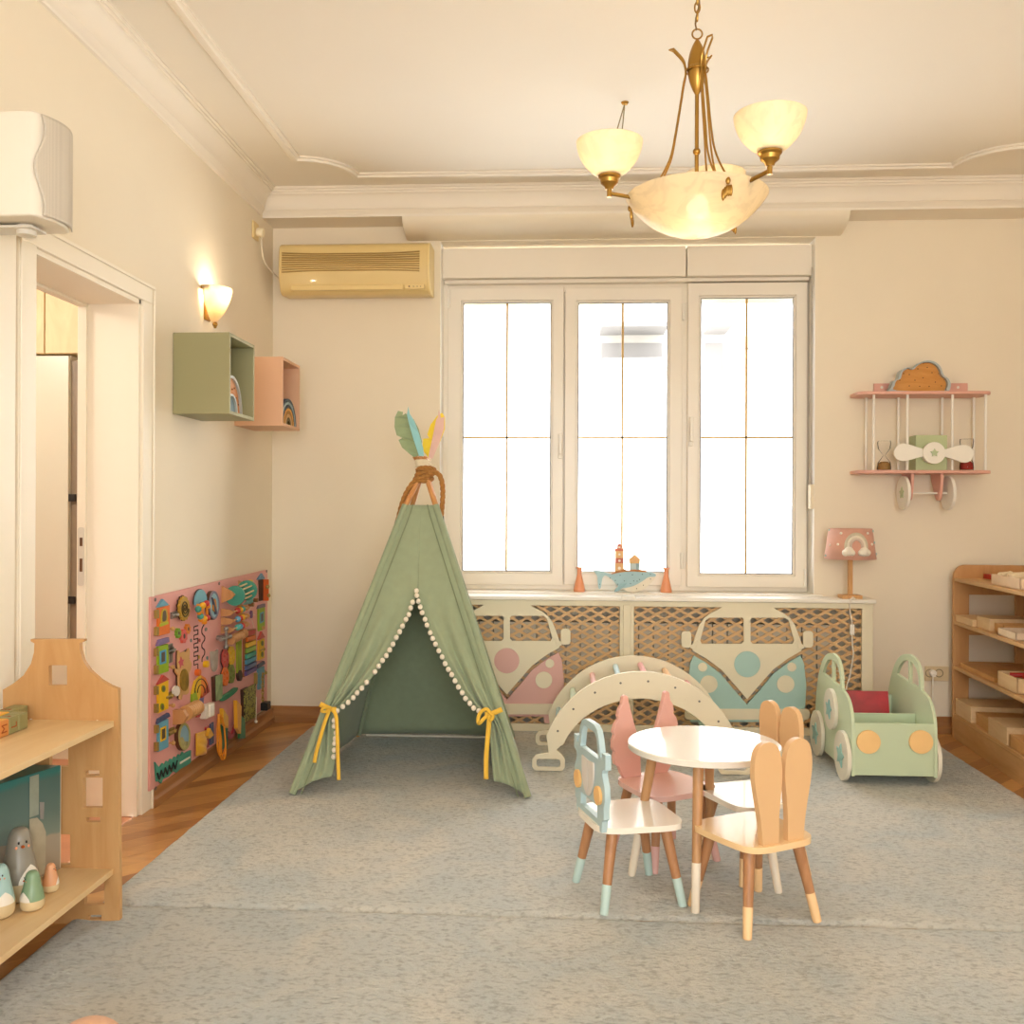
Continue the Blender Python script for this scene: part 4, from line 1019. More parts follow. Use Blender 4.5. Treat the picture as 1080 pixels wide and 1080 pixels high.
ch.part('stem', MB().cyl((chx, chy, ez0+.004), (chx, chy, rz-.06), .0065).ball((chx, chy, at(733, 160, Y=chy).z), .0125, n=14), M_brass)
for a in (-66, 52, 172):                                           # paired wires rising from the rim, curling open at the top
    c, s = math.cos(math.radians(a)), math.sin(math.radians(a)); q = []
    for d in (-1, 1):
        pts = [(.168, rz-.002, .022), (.125, rz+.045, .020), (.085, rz+.12, .014), (.068, rz+.2, .010), (.052, rz+.3, .009), (.043, rz+.36, .008), (.036, rz+.40, .007), (.044, rz+.44, .008), (.075, rz+.478, .009)]
        w = [Vector((chx+r*c-d*o*s, chy+r*s+d*o*c, z)) for r, z, o in pts]; q.append(catmull(w, 5))
    P = q[0]+[Vector((chx+.088*c, chy+.088*s, rz+.480))]+q[1][::-1]
    ch.part('wire_stay', MB().tube(P, .0034, 7), M_brass)
ch.part('stay_ring', MB().tube([(chx+.036*math.cos(t_), chy+.036*math.sin(t_), rz+.405) for t_ in [2*PI*i/24 for i in range(24)]], .003, 6, True), M_brass)
for a in (-50, 70, 188):
    c, s = math.cos(math.radians(a)), math.sin(math.radians(a)); R = .29 if a != 188 else .285
    hx, hy = chx+R*c, chy+R*s
    zc = 2.272
    arm = ch.part('arm', MB().tube([(chx+.06*c, chy+.06*s, zc-.035), (chx+.2*c, chy+.2*s, zc-.012), (hx, hy, zc+.0)], .0065, 10).cyl((hx, hy, zc-.012), (hx, hy, zc+.02), .008), M_brass)
    ch.part('cup', MB().lathe([(.0, zc+.012), (.012, zc+.012), (.016, zc+.022), (.028, zc+.032), (.030, zc+.044), (.036, zc+.05), (.036, zc+.066), (0, zc+.066)], (hx, hy, 0), 24), M_brass, arm)
    zs_ = zc+.055
    pr = [(p.x, p.y) for p in catmull([(.03, zs_, 0), (.055, zs_+.016, 0), (.085, zs_+.05, 0), (.1, zs_+.085, 0), (.105, zs_+.11, 0)], 6)]
    ch.part('glass_shade', MB().lathe(pr, (hx, hy, 0), 40), M_al, arm, solid=.004, recalc=False)
    ch.part('bulb', MB().ball((hx, hy, zs_+.06), .022, (1, 1, 1.3), 12), glow('shade_bulb', '#ffe6c4', 4), arm)
ch.part('bulb', MB().ball((chx, chy-.03, rz-.05), .036, (1, 1, 1.2), 16), glow('bowl_bulb', '#ffe8c4', 16))
for a in (-72, 48, 168):                                           # leaf clips on the bowl
    c, s = math.cos(math.radians(a)), math.sin(math.radians(a)); mb = MB()
    for k in range(-2, 3):
        r = .197; mb.ball((chx+(r+.012)*c-k*.0065*s, chy+(r+.012)*s+k*.0065*c, rz-.05-abs(k)*.003+.004*k), .011, (.5, .6, 1.7), 10)
    mb.ball((chx+.215*c, chy+.215*s, rz-.022), .010, (.8, .8, 1.2), 10)
    ch.part('leaf_clip', mb, M_brass)
# hook and hanging ornament behind the left shade
hk = at(659, 108, Z=ZC); yb_ = hk.y
orn = T('hanging_ornament', 'small glass ornament on two strings from a ceiling hook', 'ornament', hk)
s1, s2 = at(647, 150, Y=yb_), at(655, 150, Y=yb_)
orn.part('string', MB().tube([hk-Vector((0, 0, .004)), s1], .0028, 6).tube([hk-Vector((0, 0, .004)), s2], .0028, 6), paint('#8b7a55', .6))
orn.part('hook', MB().lathe([(0, ZC), (.018, ZC), (.012, ZC-.01), (0, ZC-.014)], (hk.x, hk.y, 0), 14), M_brass)
oc = at(650, 164, Y=yb_)
orn.part('pendant', MB().ball(oc, .055, (.5, .3, 1.1), 14).tube([s1, oc], .0028, 6).tube([s2, oc], .0028, 6), paint('#cdbf93', .2))

# ------------------------------------------------------------------ aeroplane shelf
YS = 5.335
pk = paint('#d9a391', .5, .015, 5)
ps = T('aeroplane_shelf', 'pink biplane wall shelf with white propeller and wheels', 'wall shelf', (at(978, 450, Y=YB).x, YB, at(978, 530, Y=YS).z))
def wing(v):
    z = at(978, v, Y=YS).z; x0, x1 = at(905.5, v, Y=YS).x, at(1048, v, Y=YS).x
    return MB().plate(rrect(x0, x1, YS-.002, YB-.004, .05), .017, MZ(z-.0085))
ps.part('upper_wing', wing(414), pk, bevel=.003); ps.part('lower_wing', wing(497.5), pk, bevel=.003)
zu, zl = at(978, 414, Y=YS).z, at(978, 497.5, Y=YS).z
ps.part('back_rail', MB().box(at(921, 406, Y=YB).x, at(1019, 406, Y=YB).x, YB-.02, YB-.003, zu, at(978, 404.5, Y=YB-.01).z), pk)
mb = MB()
for u in (930, 1010.5):
    p = at(u, 408.5, Y=YB-.0205); mb.cyl(p, p+Vector((0, .002, 0)), .008, n=12)
ps.part('screw_cap', mb, paint('#d8d2c4', .4))
for u, y in ((921.5, YS+.025), (957, YS+.025), (1004.5, YS+.025), (1039.5, YS+.025), (913.5, YB-.045), (947.5, YB-.045), (993.7, YB-.045), (1027, YB-.045)):
    x = at(u, 455, Y=y).x; ps.part('strut', MB().cyl((x, y, zl), (x, y, zu), .0075, n=12), M_white)
ex0, ex1 = at(966, 480, Y=YS+.03).x, at(999, 480, Y=YS+.03).x
ps.part('engine_box', MB().box(ex0, ex1, YS+.03, YB-.03, zl+.008, at(980, 459, Y=YS+.03).z), paint('#b5bf92', .5), bevel=.002)
Yp = YS-.005
pr_ = [(975, 474), (960, 469.5), (952, 468), (945, 471), (942, 478), (945, 484), (952, 486.5), (960, 485), (975, 481), (991, 481), (1006, 485), (1015, 488), (1022, 486.5), (1026, 479), (1023, 472), (1015, 469.3), (1006, 471), (991, 475)]
pp_ = ps.part('propeller', MB().plate([(p.x, p.y) for p in catmull([Vector((a, b, 0)) for a, b in pxy(pr_, Yp)], 4, True)], .012, MY(Yp)), M_white, bevel=.002)
cc = at(983.5, 478, Y=Yp)
ps.part('hub', MB().plate(circ(cc.x, cc.z, .06), .014, MY(Yp-.012)).cyl((cc.x, Yp-.002, cc.z-.006), (cc.x, YS+.03, cc.z-.006), .05), M_white, pp_, bevel=.002)
ps.part('star', MB().plate(star(cc.x, cc.z, .024, .013), .006, MY(Yp-.026)), paint('#b9c39a', .5), pp_, bevel=.0015)
for u0, u1, um in ((953.5, 966, 959), (984.5, 998.5, 993)):
    a = MB(); x0 = at(u0+5, 515, Y=YS+.05).x; x1 = x0+.016
    o = [(p.x, p.y) for p in catmull([(YS+.02, zl-.006, 0), (YS+.16, zl-.006, 0), (YS+.12, zl-.1, 0), (YS+.085, zl-.15, 0), (YS+.05, zl-.155, 0), (YS+.03, zl-.12, 0)], 4, True)]
    ps.part('wheel_leg', a.plate(o, .016, MX(x0)), pk, bevel=.002)
zw = at(955, 520, Y=YS+.06).z; yw = YS+.065
for u, sg in ((953, -1), (1000, 1)):
    x = at(u, 520, Y=yw).x
    w = ps.part('wheel', MB().plate(circ(yw, zw, .095, 36), .016, MX(x-.008)), M_white, bevel=.003)
    ps.part('hub_star', MB().plate(star(yw, zw, .034, .018), .005, MX(x+.008) if sg < 0 and False else (lambda p, x=x, sg=sg: Vector((x+sg*(.008+p[2]), p[0], p[1])))), paint('#b9c39a', .5), w)
ps.part('axle', MB().cyl((at(953, 520, Y=yw).x, yw, zw), (at(1000, 520, Y=yw).x, yw, zw), .006, n=10), M_white)
# on the aeroplane shelf
cl = [(943, 410), (940.5, 404), (943, 398), (947.5, 396), (950, 388), (957, 384), (963, 385), (967, 381), (975, 377), (985, 377.5), (992, 383), (995.5, 392), (1000.5, 396), (1003, 402), (1001, 408.5), (997, 410.2)]
yc = YS+.08
def shrink(pts, k):
    cx = sum(p[0] for p in pts)/len(pts); cz = sum(p[1] for p in pts)/len(pts); return [(cx+(x-cx)*k, cz+(z-cz)*k) for x, z in pts]
co = [(p.x, p.y) for p in catmull([Vector((a, b, 0)) for a, b in pxy(cl, yc)], 3, True)]
zmin = min(z for x, z in co); dz_ = zu+.0095-zmin; co = [(x, z+dz_) for x, z in co]
ctr = (sum(x for x, z in co)/len(co), zu)
t = T('cloud_lamp', 'grey-rimmed wooden cloud lamp with small bulb holes on the biplane shelf', 'lamp', (ctr[0], yc, zu+.0085))
ci = shrink(co, .9)
t.part('rim', MB().plate([co, ci], .06, MY(yc+.06)), paint('#a9b4b4', .5), bevel=.002)
pl = t.part('face', MB().plate(ci, .02, MY(yc+.045)), wood('#c07f30', '#d3974a', 'x', 16, .5, 6))
for u, v in ((949, 401), (953, 394), (960.5, 389), (959, 395), (968, 389), (974, 383), (982.5, 381.5), (988.5, 387), (978, 387.5), (983, 393), (990, 394), (973.5, 398.5), (965, 401), (996, 400.5), (986.5, 403), (993, 407), (970, 407.5), (980, 407.5), (959, 407)):
    p = at(u, v, Y=yc+.0245); t.part('bulb_hole', MB().cyl(p, p+Vector((0, .003, 0)), .0035, n=8), paint('#5a3512', .7), pl)
M_gl = glass_mat('clear_glass', '#ffffff', .035, .99)
def hourglass(u, vtop, vbot, v_base, label, sandcol, basecol, red):
    yy = YS+.075; z0 = zl+.0087; x = at(u, 480, Y=yy).x; z1 = at(u, vtop, Y=yy).z; h = z1-z0
    t = T('hourglass', label, 'sand timer', (x, yy, z0))
    g = [(.0, 0), (.034, .0), (.037, .06), (.034, .25), (.012, .44), (.005, .5), (.012, .56), (.033, .74), (.036, .92), (.034, 1), (0, 1)]
    t.part('glass', MB().lathe([(a, z0+.003+(h-.003)*b) for a, b in g], (x, yy, 0), 24), M_gl, smooth=True)
    s = [(.0, .02), (.032, .02), (.035, .07), (.033, .22), (.02, .28), (.0, .29)]
    t.part('sand', MB().lathe([(a*.96, z0+.003+h*b) for a, b in s], (x, yy, 0), 24), paint(sandcol, .8, .1, 80))
hourglass(932.5, 465, 494, 487, 'glass sand timer with brown sand at the far left of the biplane shelf', '#96703c', None, 0)
hourglass(1019.5, 463, 494, 487, 'glass sand timer with red sand beside the propeller tip', '#9c2f22', None, 1)

# ------------------------------------------------------------------ bedside-style lamp on the radiator cover
ly = 5.415; lx = at(896.5, 628, Y=ly).x; lz = CZ
lm = T('table_lamp', 'pink-shaded table lamp with rainbow applique on the radiator cover', 'lamp', (lx, ly, lz))
M_beech = wood('#c08c52', '#d6a66c', 'z', 20, .5, 6)
lm.part('base', MB().box(lx-.056, lx+.056, ly-.045, ly+.045, lz, lz+.02), M_beech, bevel=.003)
zsh0, zsh1 = at(896, 589.5, Y=ly).z, at(896, 557.5, Y=ly).z
lm.part('stem', MB().box(lx-.012, lx+.012, ly-.012, ly+.012, lz+.02, zsh1-.03), M_beech, bevel=.002)
r0, r1 = .138, .115
M_shade = cloth('#d5a08b', .9, 500, .25)
sh = lm.part('shade', MB().lathe([(r0, zsh0), (r1, zsh1)], (lx, ly, 0), 48), M_shade, solid=.003, recalc=False)
def onsh(u, v, d=.004):
    p = at(u, v, Y=ly); f = (p.z-zsh0)/(zsh1-zsh0); r = r0+(r1-r0)*f; dx = max(-r*.999, min(r*.999, p.x-lx))
    # nearer surface point seen along this height
    return Vector((lx+dx*(1+.0), ly-math.sqrt(max(0, r*r-dx*dx))-d, p.z))
for k, (r, c) in enumerate(((17, '#c9bda4'), (13.5, '#e6dcc8'), (10, '#cdb9a8'))):
    pts = [onsh(896-r*.62*math.cos(PI*i/14), 575.5-r*.75*math.sin(PI*i/14), .006) for i in range(15)]
    pts = [onsh(896-r*.62, 579, .006)]+pts+[onsh(896+r*.62, 579, .006)]
    lm.part('rainbow_band', MB().tube(pts, .0085, 8), cloth(c), sh, label='corded rainbow band')
lm.part('pompom', MB().ball(onsh(888, 580.5, .008), .026, n=14).ball(onsh(885, 582, .006), .02, n=12).ball(onsh(891, 582, .006), .018, n=12), cloth('#ece3d2', .95, 150, .8), sh)
lm.part('pompom', MB().ball(onsh(903.5, 581, .008), .026, n=14).ball(onsh(907, 582, .006), .02, n=12).ball(onsh(900.5, 582, .006), .018, n=12), cloth('#ece3d2', .95, 150, .8), sh)
for u, v, c in ((873, 559, '#a9c3ba'), (917, 560, '#a9c3ba'), (870, 586, '#a9c3ba'), (921, 584, '#a9c3ba'), (882, 562, '#ece3d2'), (909, 562, '#ece3d2'), (879, 573.5, '#ece3d2'), (914, 573.5, '#ece3d2'), (873.5, 574.5, '#e3c9b6'), (918, 572, '#a9c3ba')):
    lm.part('bead', MB().ball(onsh(u, v, .003), .0075, n=10), paint(c, .6), sh)
sw = at(898.5, 664, Y=CY-.012)
pth = catmull([Vector((lx, ly-.045, lz+.012)), Vector((lx+.004, CY-.024, lz+.003)), at(897, 632, Y=CY-.026), at(896.5, 645, Y=CY-.012), at(898.5, 656, Y=CY-.012), sw, at(899, 680, Y=CY-.012), at(900, 690, Y=CY-.012), at(897, 710, Y=CY-.012), at(893.5, 735, Y=CY-.012), Vector((1.66, CY-.03, .02)), Vector((1.74, CY+.02, .012)), Vector((2.06, YB-.05, .012)), Vector((2.072, YB-.035, .2)), at(984, 714, Y=YB-.03)], 8)
lm.part('cord', MB().tube(pth, .0035, 8), paint('#ece4d4', .5))
lm.part('switch', MB().box(sw.x-.012, sw.x+.012, sw.y-.012, sw.y+.008, sw.z-.03, sw.z+.03), paint('#efe8da', .4), bevel=.005)
p = at(984, 710, Y=YB-.03)
lm.part('plug', MB().cyl((p.x, YB-.04, p.z), (p.x, YB-.013, p.z), .019).box(p.x-.008, p.x+.012, YB-.045, YB-.02, p.z-.02, p.z), paint('#efe8da', .4), bevel=.003)
ou = T('wall_outlet', 'beige double wall outlet beside the low shelf unit', 'outlet', (at(988, 710, Y=YB).x, YB, p.z))
x0, x1 = at(975, 710, Y=YB).x, at(1000.5, 710, Y=YB).x; z0, z1 = at(988, 718, Y=YB).z, at(988, 702.5, Y=YB).z
ou.part('plate', MB().box(x0, x1, YB-.012, YB-.001, z0, z1), paint('#d9c49c', .4), bevel=.003)
for u in (980.5, 990.5):
    c = at(u, 710, Y=YB-.012)
    ou.part('socket', MB().lathe([(.0, -.002), (.016, -.002), (.021, .001), (.024, 0)], (0, 0, 0), 24).xf(lambda v, c=c: Vector((c.x+v.x, YB-.0125-v.z, c.z+v.y))), paint('#8f7f60', .5))  # shade of the recess put into the darker colour

# ------------------------------------------------------------------ window sill toys
ysl = 5.58
wh = T('whale_toy', 'blue wooden whale carrying a lighthouse and a little house on the sill', 'toy', (at(660, 621, Y=ysl).x, ysl, SILL))
zw0 = at(660, 620.5, Y=ysl).z; dzs = SILL+.0005-zw0
def W(pts, y=ysl, sm=3):
    q = [(x, z+dzs) for x, z in pxy(pts, y)]
    return [(p.x, p.y) for p in catmull([Vector((a, b, 0)) for a, b in q], sm, True)] if sm else q
bd_ = [(645, 602), (652, 600), (664, 598.5), (676, 599), (684, 599.5), (690, 601), (692, 603), (690, 604.5), (684, 605), (678, 609), (671, 613), (664, 615.5), (657, 616.5), (652, 615), (647, 609), (642, 605), (638, 603.5), (635.5, 606), (634.5, 611), (633.5, 616.5), (631.5, 617), (630.5, 610), (630, 604), (627.5, 600.5), (626, 597.5), (630, 598.2), (634, 598.5), (638, 600)]
wb = wh.part('body', MB().plate(W(bd_), .022, MY(ysl+.022)), paint('#9fbfc4', .5, .03, 20), bevel=.002)
wh.part('belly', MB().plate(W([(691.5, 604.5), (687, 611), (680, 617), (673, 620.3), (664, 620.5), (658, 618.5), (656, 616), (664, 615.5), (671, 613), (678, 609), (684, 605)]), .020, MY(ysl+.021)), paint('#e4dac4', .5), bevel=.002)
wh.part('fin', MB().plate(W([(661, 611), (658, 615), (651, 620), (648, 620), (650, 616.5), (655, 612.5)]), .008, MY(ysl)), paint('#90b3b9', .5), wb, bevel=.0015)
wh.part('ground', MB().plate(W([(644.5, 602), (649, 599), (654, 598), (658.5, 596.5), (662, 598), (668, 597), (676, 597.3), (682, 598.5), (681, 599.8), (664, 599), (652, 600.5)]), .024, MY(ysl+.023)), wood('#a8662c', '#c08040', 'x', 30, .6, 3), bevel=.001)
mb = MB()
for u, v in ((654, 603), (649, 608.5), (658.5, 609), (643.5, 606), (667, 602.5), (677.5, 602), (668.5, 609), (672, 609.2), (674.5, 607.5), (686, 602), (665, 612), (651.5, 612.5), (656, 615.5), (686, 607), (678.5, 613.5), (671.5, 617), (632.5, 612.5)):
    q = at(u, v, Y=ysl-.0005); mb.cyl((q.x, ysl-.0015, q.z+dzs), (q.x, ysl+.001, q.z+dzs), .003, n=8)
wh.part('bulb_hole', mb, paint('#3a3a38', .6), wb)
lh = None
for k, (v0, v1, c, w) in enumerate(((590, 599, '#e0ae72', 4.7), (585, 590.5, '#c9674a', 4.3), (577.5, 585, '#e5b578', 4.3))):
    o = MB().plate([(x, z+dzs) for x, z in pxy([(653.3-w, v1), (653.3+w, v1), (653.3+w, v0), (653.3-w, v0)], ysl)], .022, MY(ysl+.022))
    wh.part('lighthouse_block', o, paint(c, .5), bevel=.001, label='coloured lighthouse block')
wh.part('lighthouse_cap', MB().plate(W([(648.5, 577.5), (648.5, 575.5), (651, 574.5), (651, 571.5), (653.3, 569.2), (655.8, 571.5), (655.8, 574.5), (658.2, 575.5), (658.2, 577.5)], sm=0), .022, MY(ysl+.022)), paint('#d0704f', .5), bevel=.001)
mb = MB()
for u, v, r in ((653.3, 573.5, 1.1), (653.3, 581, 1.1), (653.3, 587.7, 1.3), (653.3, 595.5, 1.6)):
    q = at(u, v, Y=ysl); mb.plate(circ(q.x, q.z+dzs, r*.0057, 14), .002, MY(ysl))
wh.part('window', mb, paint('#f2e9d8', .5))
wh.part('house_wall', MB().plate(W([(664.5, 590), (674.5, 590), (674.5, 597.5), (664.5, 597.5)], sm=0), .022, MY(ysl+.022)), paint('#b4c2c0', .5), bevel=.001)
wh.part('house_door', MB().plate(W([(671, 590.5), (674.3, 590.5), (674.3, 597.3), (671, 597.3)], sm=0), .002, MY(ysl)), paint('#8aa2a6', .5))
wh.part('house_roof', MB().plate(W([(662.5, 587), (669.5, 581), (676.5, 587), (675, 587), (675, 590.5), (664, 590.5), (664, 587)], sm=0), .024, MY(ysl+.023)), paint('#e3b071', .5), bevel=.001)
for u, lab in ((611, 'orange glass bottle vase on the sill near the whale tail'), (702.5, 'orange glass bottle vase on the sill near the whale head')):
    x = at(u, 618, Y=ysl).x; h = .143
    single('bottle_vase', MB().lathe([(0, 0), (.032, 0), (.034, .004), (.032, .02), (.016, h*.62), (.013, h*.72), (.0135, h*.93), (.022, h*.985), (.0225, h), (.016, h), (.010, h*.93), (.010, h*.7), (0, h*.6)], (x, ysl, SILL), 32), paint('#e2956a', .35, .03, 9), lab, 'vase', (x, ysl, SILL))

# ------------------------------------------------------------------ toy car book cart
M_mint = paint('#c2cfae', .4, .012, 4); M_mint2 = paint('#bccaa9', .45, .012, 4)
ct = T('car_book_cart', 'mint wooden car-shaped book cart with star wheels beside the low shelf', 'toy cart', (1.48, 4.7, RZ))
kx0, kx1, ky0, ky1 = 1.291, 1.669, 4.37, 5.02
kz0 = .062
sidep = [(p.x, p.y) for p in catmull([Vector(q) for q in ((ky0, kz0, 0), (ky0, .16, 0), (ky0+.004, .286, 0), (ky0+.018, .338, 0), (ky0+.052, .384, 0), (ky0+.10, .411, 0), (ky0+.158, .424, 0))], 5)]
sidep += [(p.x, p.y) for p in catmull([Vector(q) for q in ((4.534, .428, 0), (4.537, .47, 0), (4.553, .515, 0), (4.592, .551, 0), (4.645, .567, 0), (4.71, .568, 0), (4.80, .548, 0), (4.88, .50, 0), (4.945, .42, 0), (4.985, .33, 0), (5.005, .2, 0), (5.0, kz0+.03, 0), (4.97, kz0, 0))], 4)]
wA = [(p.x, p.y) for p in catmull([Vector(q) for q in ((4.562, .432, 0), (4.566, .472, 0), (4.59, .512, 0), (4.645, .536, 0), (4.68, .539, 0))], 4)]+[(4.68, .436)]
wB = [(p.x, p.y) for p in catmull([Vector(q) for q in ((4.70, .539, 0), (4.77, .525, 0), (4.83, .487, 0), (4.865, .447, 0))], 4)]+[(4.70, .437)]
for x, l in ((kx0, 'side'), (kx1-.014, 'side')):
    ct.part('side_panel', MB().plate([sidep, wA, wB], .014, MX(x)), M_mint, bevel=.0025)
fpz = at(944, 763.5, Y=ky0).z
ct.part('front_panel', MB().box(kx0+.014, kx1-.014, ky0+.002, ky0+.016, kz0+.004, fpz), M_mint2, bevel=.002)
ct.part('divider', MB().box(kx0+.014, kx1-.014, 4.60, 4.612, kz0+.004, .30), M_mint2, bevel=.002)
ct.part('rear_panel', MB().box(kx0+.014, kx1-.014, 4.93, 4.944, kz0+.004, .328), M_mint2, bevel=.002)
ct.part('bottom', MB().box(kx0+.014, kx1-.014, ky0+.016, 4.93, kz0+.004, kz0+.018), M_mint2)
for u in (915.7, 971):
    c = at(u, 782.3, Y=ky0); ct.part('headlight', MB().plate(circ(c.x, c.z, .0525, 36), .012, MY(ky0+.002)), paint('#ecc080', .45), bevel=.003, label='round apricot headlight')
M_whl = paint('#ddd6c2', .5, .03, 8); M_star = paint('#8db6ac', .45)
def wheel(x, y, z, r, sg):
    a = ct.part('wheel' if z < .2 else 'spare_wheel', MB().plate(circ(y, z, r, 40), .018, lambda p: Vector((x+sg*p[2], p[0], p[1]))), M_whl, bevel=.003)
    ct.part('star', MB().plate(star(y, z, r*.52, r*.27, rot=PI/2+.2), .006, lambda p: Vector((x+sg*(.018+p[2]), p[0], p[1]))), M_star, a, bevel=.002)
for y in (4.475, 4.92):
    wheel(kx0-.002, y, RZ+.1135, .1135, -1); wheel(kx1+.002, y, RZ+.1135, .1135, 1)
wheel(kx0, 4.68, .302, .098, -1)
# red books leaning in the cart
lean = math.radians(-14)
def leanbook(name, label, x0, x1, y, th, h, col, ang, z0=kz0+.0185):
    R = Matrix.Rotation(ang, 3, 'X'); t = T(name, label, 'book', (x0, y, z0))
    t.part('cover', MB().box(x0, x1, 0, th, 0, h).xf(lambda v: (R @ Vector((0, v.y, v.z)))+Vector((v.x, y, z0))), paint(col, .3, .25, 14), bevel=.002)
    t.part('page_block', MB().box(x0+.002, x1-.004, .003, th-.003, .002, h-.003).xf(lambda v: (R @ Vector((0, v.y, v.z)))+Vector((v.x, y, z0))), paint('#e8dcc4', .8))
leanbook('picture_book', 'red picture book standing in the rear bay of the car cart', kx0+.04, kx1-.055, 4.80, .012, .285, '#a8222a', lean*.9)
leanbook('picture_book', 'dark red book behind the bright red one in the car cart', kx0+.02, kx0+.2, 4.836, .012, .282, '#4e1a1c', lean*.9)

# ------------------------------------------------------------------ low open shelf unit on the right
PHI = math.radians(-4.0)
M_lw = wood('#b6834c', '#c99860', 'z', 9, .5, 7); M_lwh = wood('#bf9058', '#d6ad76', 'y', 9, .45, 9)
o0 = at(1003.5, 785, Y=5.455); o0 = Vector((o0.x, 5.455, 0))
lsu = T('shelf_unit', 'low honey-coloured wooden shelf unit along the right wall', 'shelf unit', o0, PHI, world=False)
Dp, Ln = .42, 1.55
endo = [(0, 0), (Dp, 0), (Dp, .966)]+[(p[0], p[1]) for p in ((.055, .966), (.036, .960), (.018, .945), (.005, .925), (0, .90))]
hol = [[(.085, a), (.33, a), (.33, b), (.085, b)] for a, b in ((.665, .80), (.425, .575), (.17, .335))]
lsu.part('end_panel', MB().plate([endo]+hol, .02, lambda p: Vector((p[0], -p[2], p[1]))), M_lw, bevel=.003)
lsu.part('end_panel', MB().plate([endo]+hol, .02, lambda p: Vector((p[0], -Ln+.02-p[2], p[1]))), M_lw, bevel=.003)
SZ = [.893, .652, .402, .137]
for k, z in enumerate(SZ):
    lsu.part('shelf', MB().box(.004, Dp-.002, -Ln, -.02, z-.02, z), M_lwh, bevel=.003)
lsu.part('plinth', MB().box(.002, .018, -Ln, -.02, 0, SZ[3]-.02), M_lwh)
lsu.part('back_rail', MB().box(Dp-.02, Dp, -Ln, -.02, SZ[0]-.09, .966).box(Dp-.02, Dp, -Ln, -.02, 0, .10), M_lw)
Rz = Matrix.Rotation(PHI, 3, 'Z')
def lw(x, y, z): return o0+Rz @ Vector((x, y, z))
def onshelf(u, v, k):
    p = at(u, v, Z=SZ[k])-o0; return Rz.transposed() @ p
def sbox(name, label, cat, k, x, y, w, d, h, mat, lid=True, open_=False, group=None, dz=0):
    # x from the front edge, y = far end (local, negative), d along the unit
    z = SZ[k]+.0005+dz; t = T(name, label, cat, lw(x+w/2, y-d/2, z), PHI, group, world=False)
    if open_:
        b = MB().box(-w/2, w/2, -d/2, d/2, 0, .006); th = .008
        b.box(-w/2, w/2, -d/2, -d/2+th, 0, h).box(-w/2, w/2, d/2-th, d/2, 0, h).box(-w/2, -w/2+th, -d/2, d/2, 0, h).box(w/2-th, w/2, -d/2, d/2, 0, h)
        t.part('tray', b, mat, bevel=.0012)
    else:
        t.part('body', MB().box(-w/2, w/2, -d/2, d/2, 0, h-.008), mat, bevel=.001)
        t.part('lid', MB().box(-w/2-.001, w/2+.001, -d/2-.001, d/2+.001, h-.0075, h), mat, bevel=.001)
    return t
Mb1, Mb2, Mb3 = wood('#d9b685', '#e6c99c', 'y', 12, .5, 6), wood('#c58f52', '#d6a668', 'y', 12, .5, 6), wood('#e0c7a6', '#ecd8bd', 'y', 12, .6, 6)
gp = 'wooden learning boxes on the low shelf unit'
# top shelf
q = onshelf(1033.5, 609.5, 0)
q = onshelf(1033.5, 609.5, 0); q2 = onshelf(1045.5, 610, 0)
single('red_block', MB().box(.15, .18, -.15, -.045, 0, .026), paint('#b02a17', .4, .03, 8), 'flat red wooden block on the top of the low shelf unit', 'toy block', lw(0, 0, SZ[0]+.0006), rz=PHI, world=False, bevel=.001)
single('blue_block', MB().box(.16, .19, -.33, -.152, 0, .026), paint('#3a3d6a', .4, .03, 8), 'flat dark blue wooden block beside the red one', 'toy block', lw(0, 0, SZ[0]+.0006), rz=PHI, world=False, bevel=.001)
t = sbox('peg_tray', 'whitewashed tray full of wooden pegs on the top of the shelf unit', 'tray', 0, .03, -.50, .22, .36, .052, paint('#e2c6a4', .6, .05, 18), open_=True)
for k, (x, y) in enumerate(((.08, -.54), (.15, -.55), (.10, -.62), (.18, -.64), (.08, -.70), (.2, -.57), (.15, -.74))):
    a = random.uniform(-.5, .5); c, s = math.cos(a), math.sin(a); pz_ = SZ[0]+.05
    p = lw(x, y, pz_); m = MB().cyl((-.035*c, -.035*s, 0), (.035*c, .035*s, .004), .015, .014, 14).ball((.04*c, .04*s, .004), .016, n=12)
    single('wooden_peg', m, paint('#e6d2b0', .6), 'pale turned wooden peg lying in the whitewashed tray', 'toy', p, 'wooden pegs in the tray', world=False)
# second shelf
sbox('learning_box', 'long flat pale box at the far end of the second shelf', 'box', 1, .012, -.025, .3, .26, .036, Mb1, group=gp)
sbox('learning_box', 'taller pale lidded box in the middle of the second shelf', 'box', 1, .03, -.30, .26, .18, .062, Mb1, group=gp)
sbox('learning_tray', 'shallow honey tray in front of the taller lidded box, second shelf', 'tray', 1, .05, -.49, .26, .12, .045, Mb2, open_=True, group=gp)
sbox('learning_tray', 'nearest pale tray on the second shelf, at the picture edge', 'tray', 1, .02, -.62, .26, .22, .035, Mb3, open_=True, group=gp)
# third shelf
sbox('puzzle_board', 'broad flat wooden puzzle board on the third shelf', 'board', 2, .03, -.05, .33, .50, .022, Mb2, group=gp)
t = sbox('crayon_box', 'pale open wooden box holding red and dark pieces, third shelf', 'box', 2, .02, -.62, .22, .24, .072, Mb1, open_=True)
for k, (x, y, c, lab) in enumerate(((.1, -.70, '#b5251c', 'red stick lying in the open box on the third shelf'), (.14, -.74, '#c23a22', 'orange-red stick lying askew in the open box'), (.12, -.79, '#2a2a3a', 'dark stick lying in the open box on the third shelf'))):
    single('stick', MB().cyl((-.05, -.01*k, 0), (.05, .01*k, .006), .012, n=12), paint(c, .4), lab, 'toy', lw(x, y, SZ[2]+.062), rz=PHI+.4*k-.3, world=False)
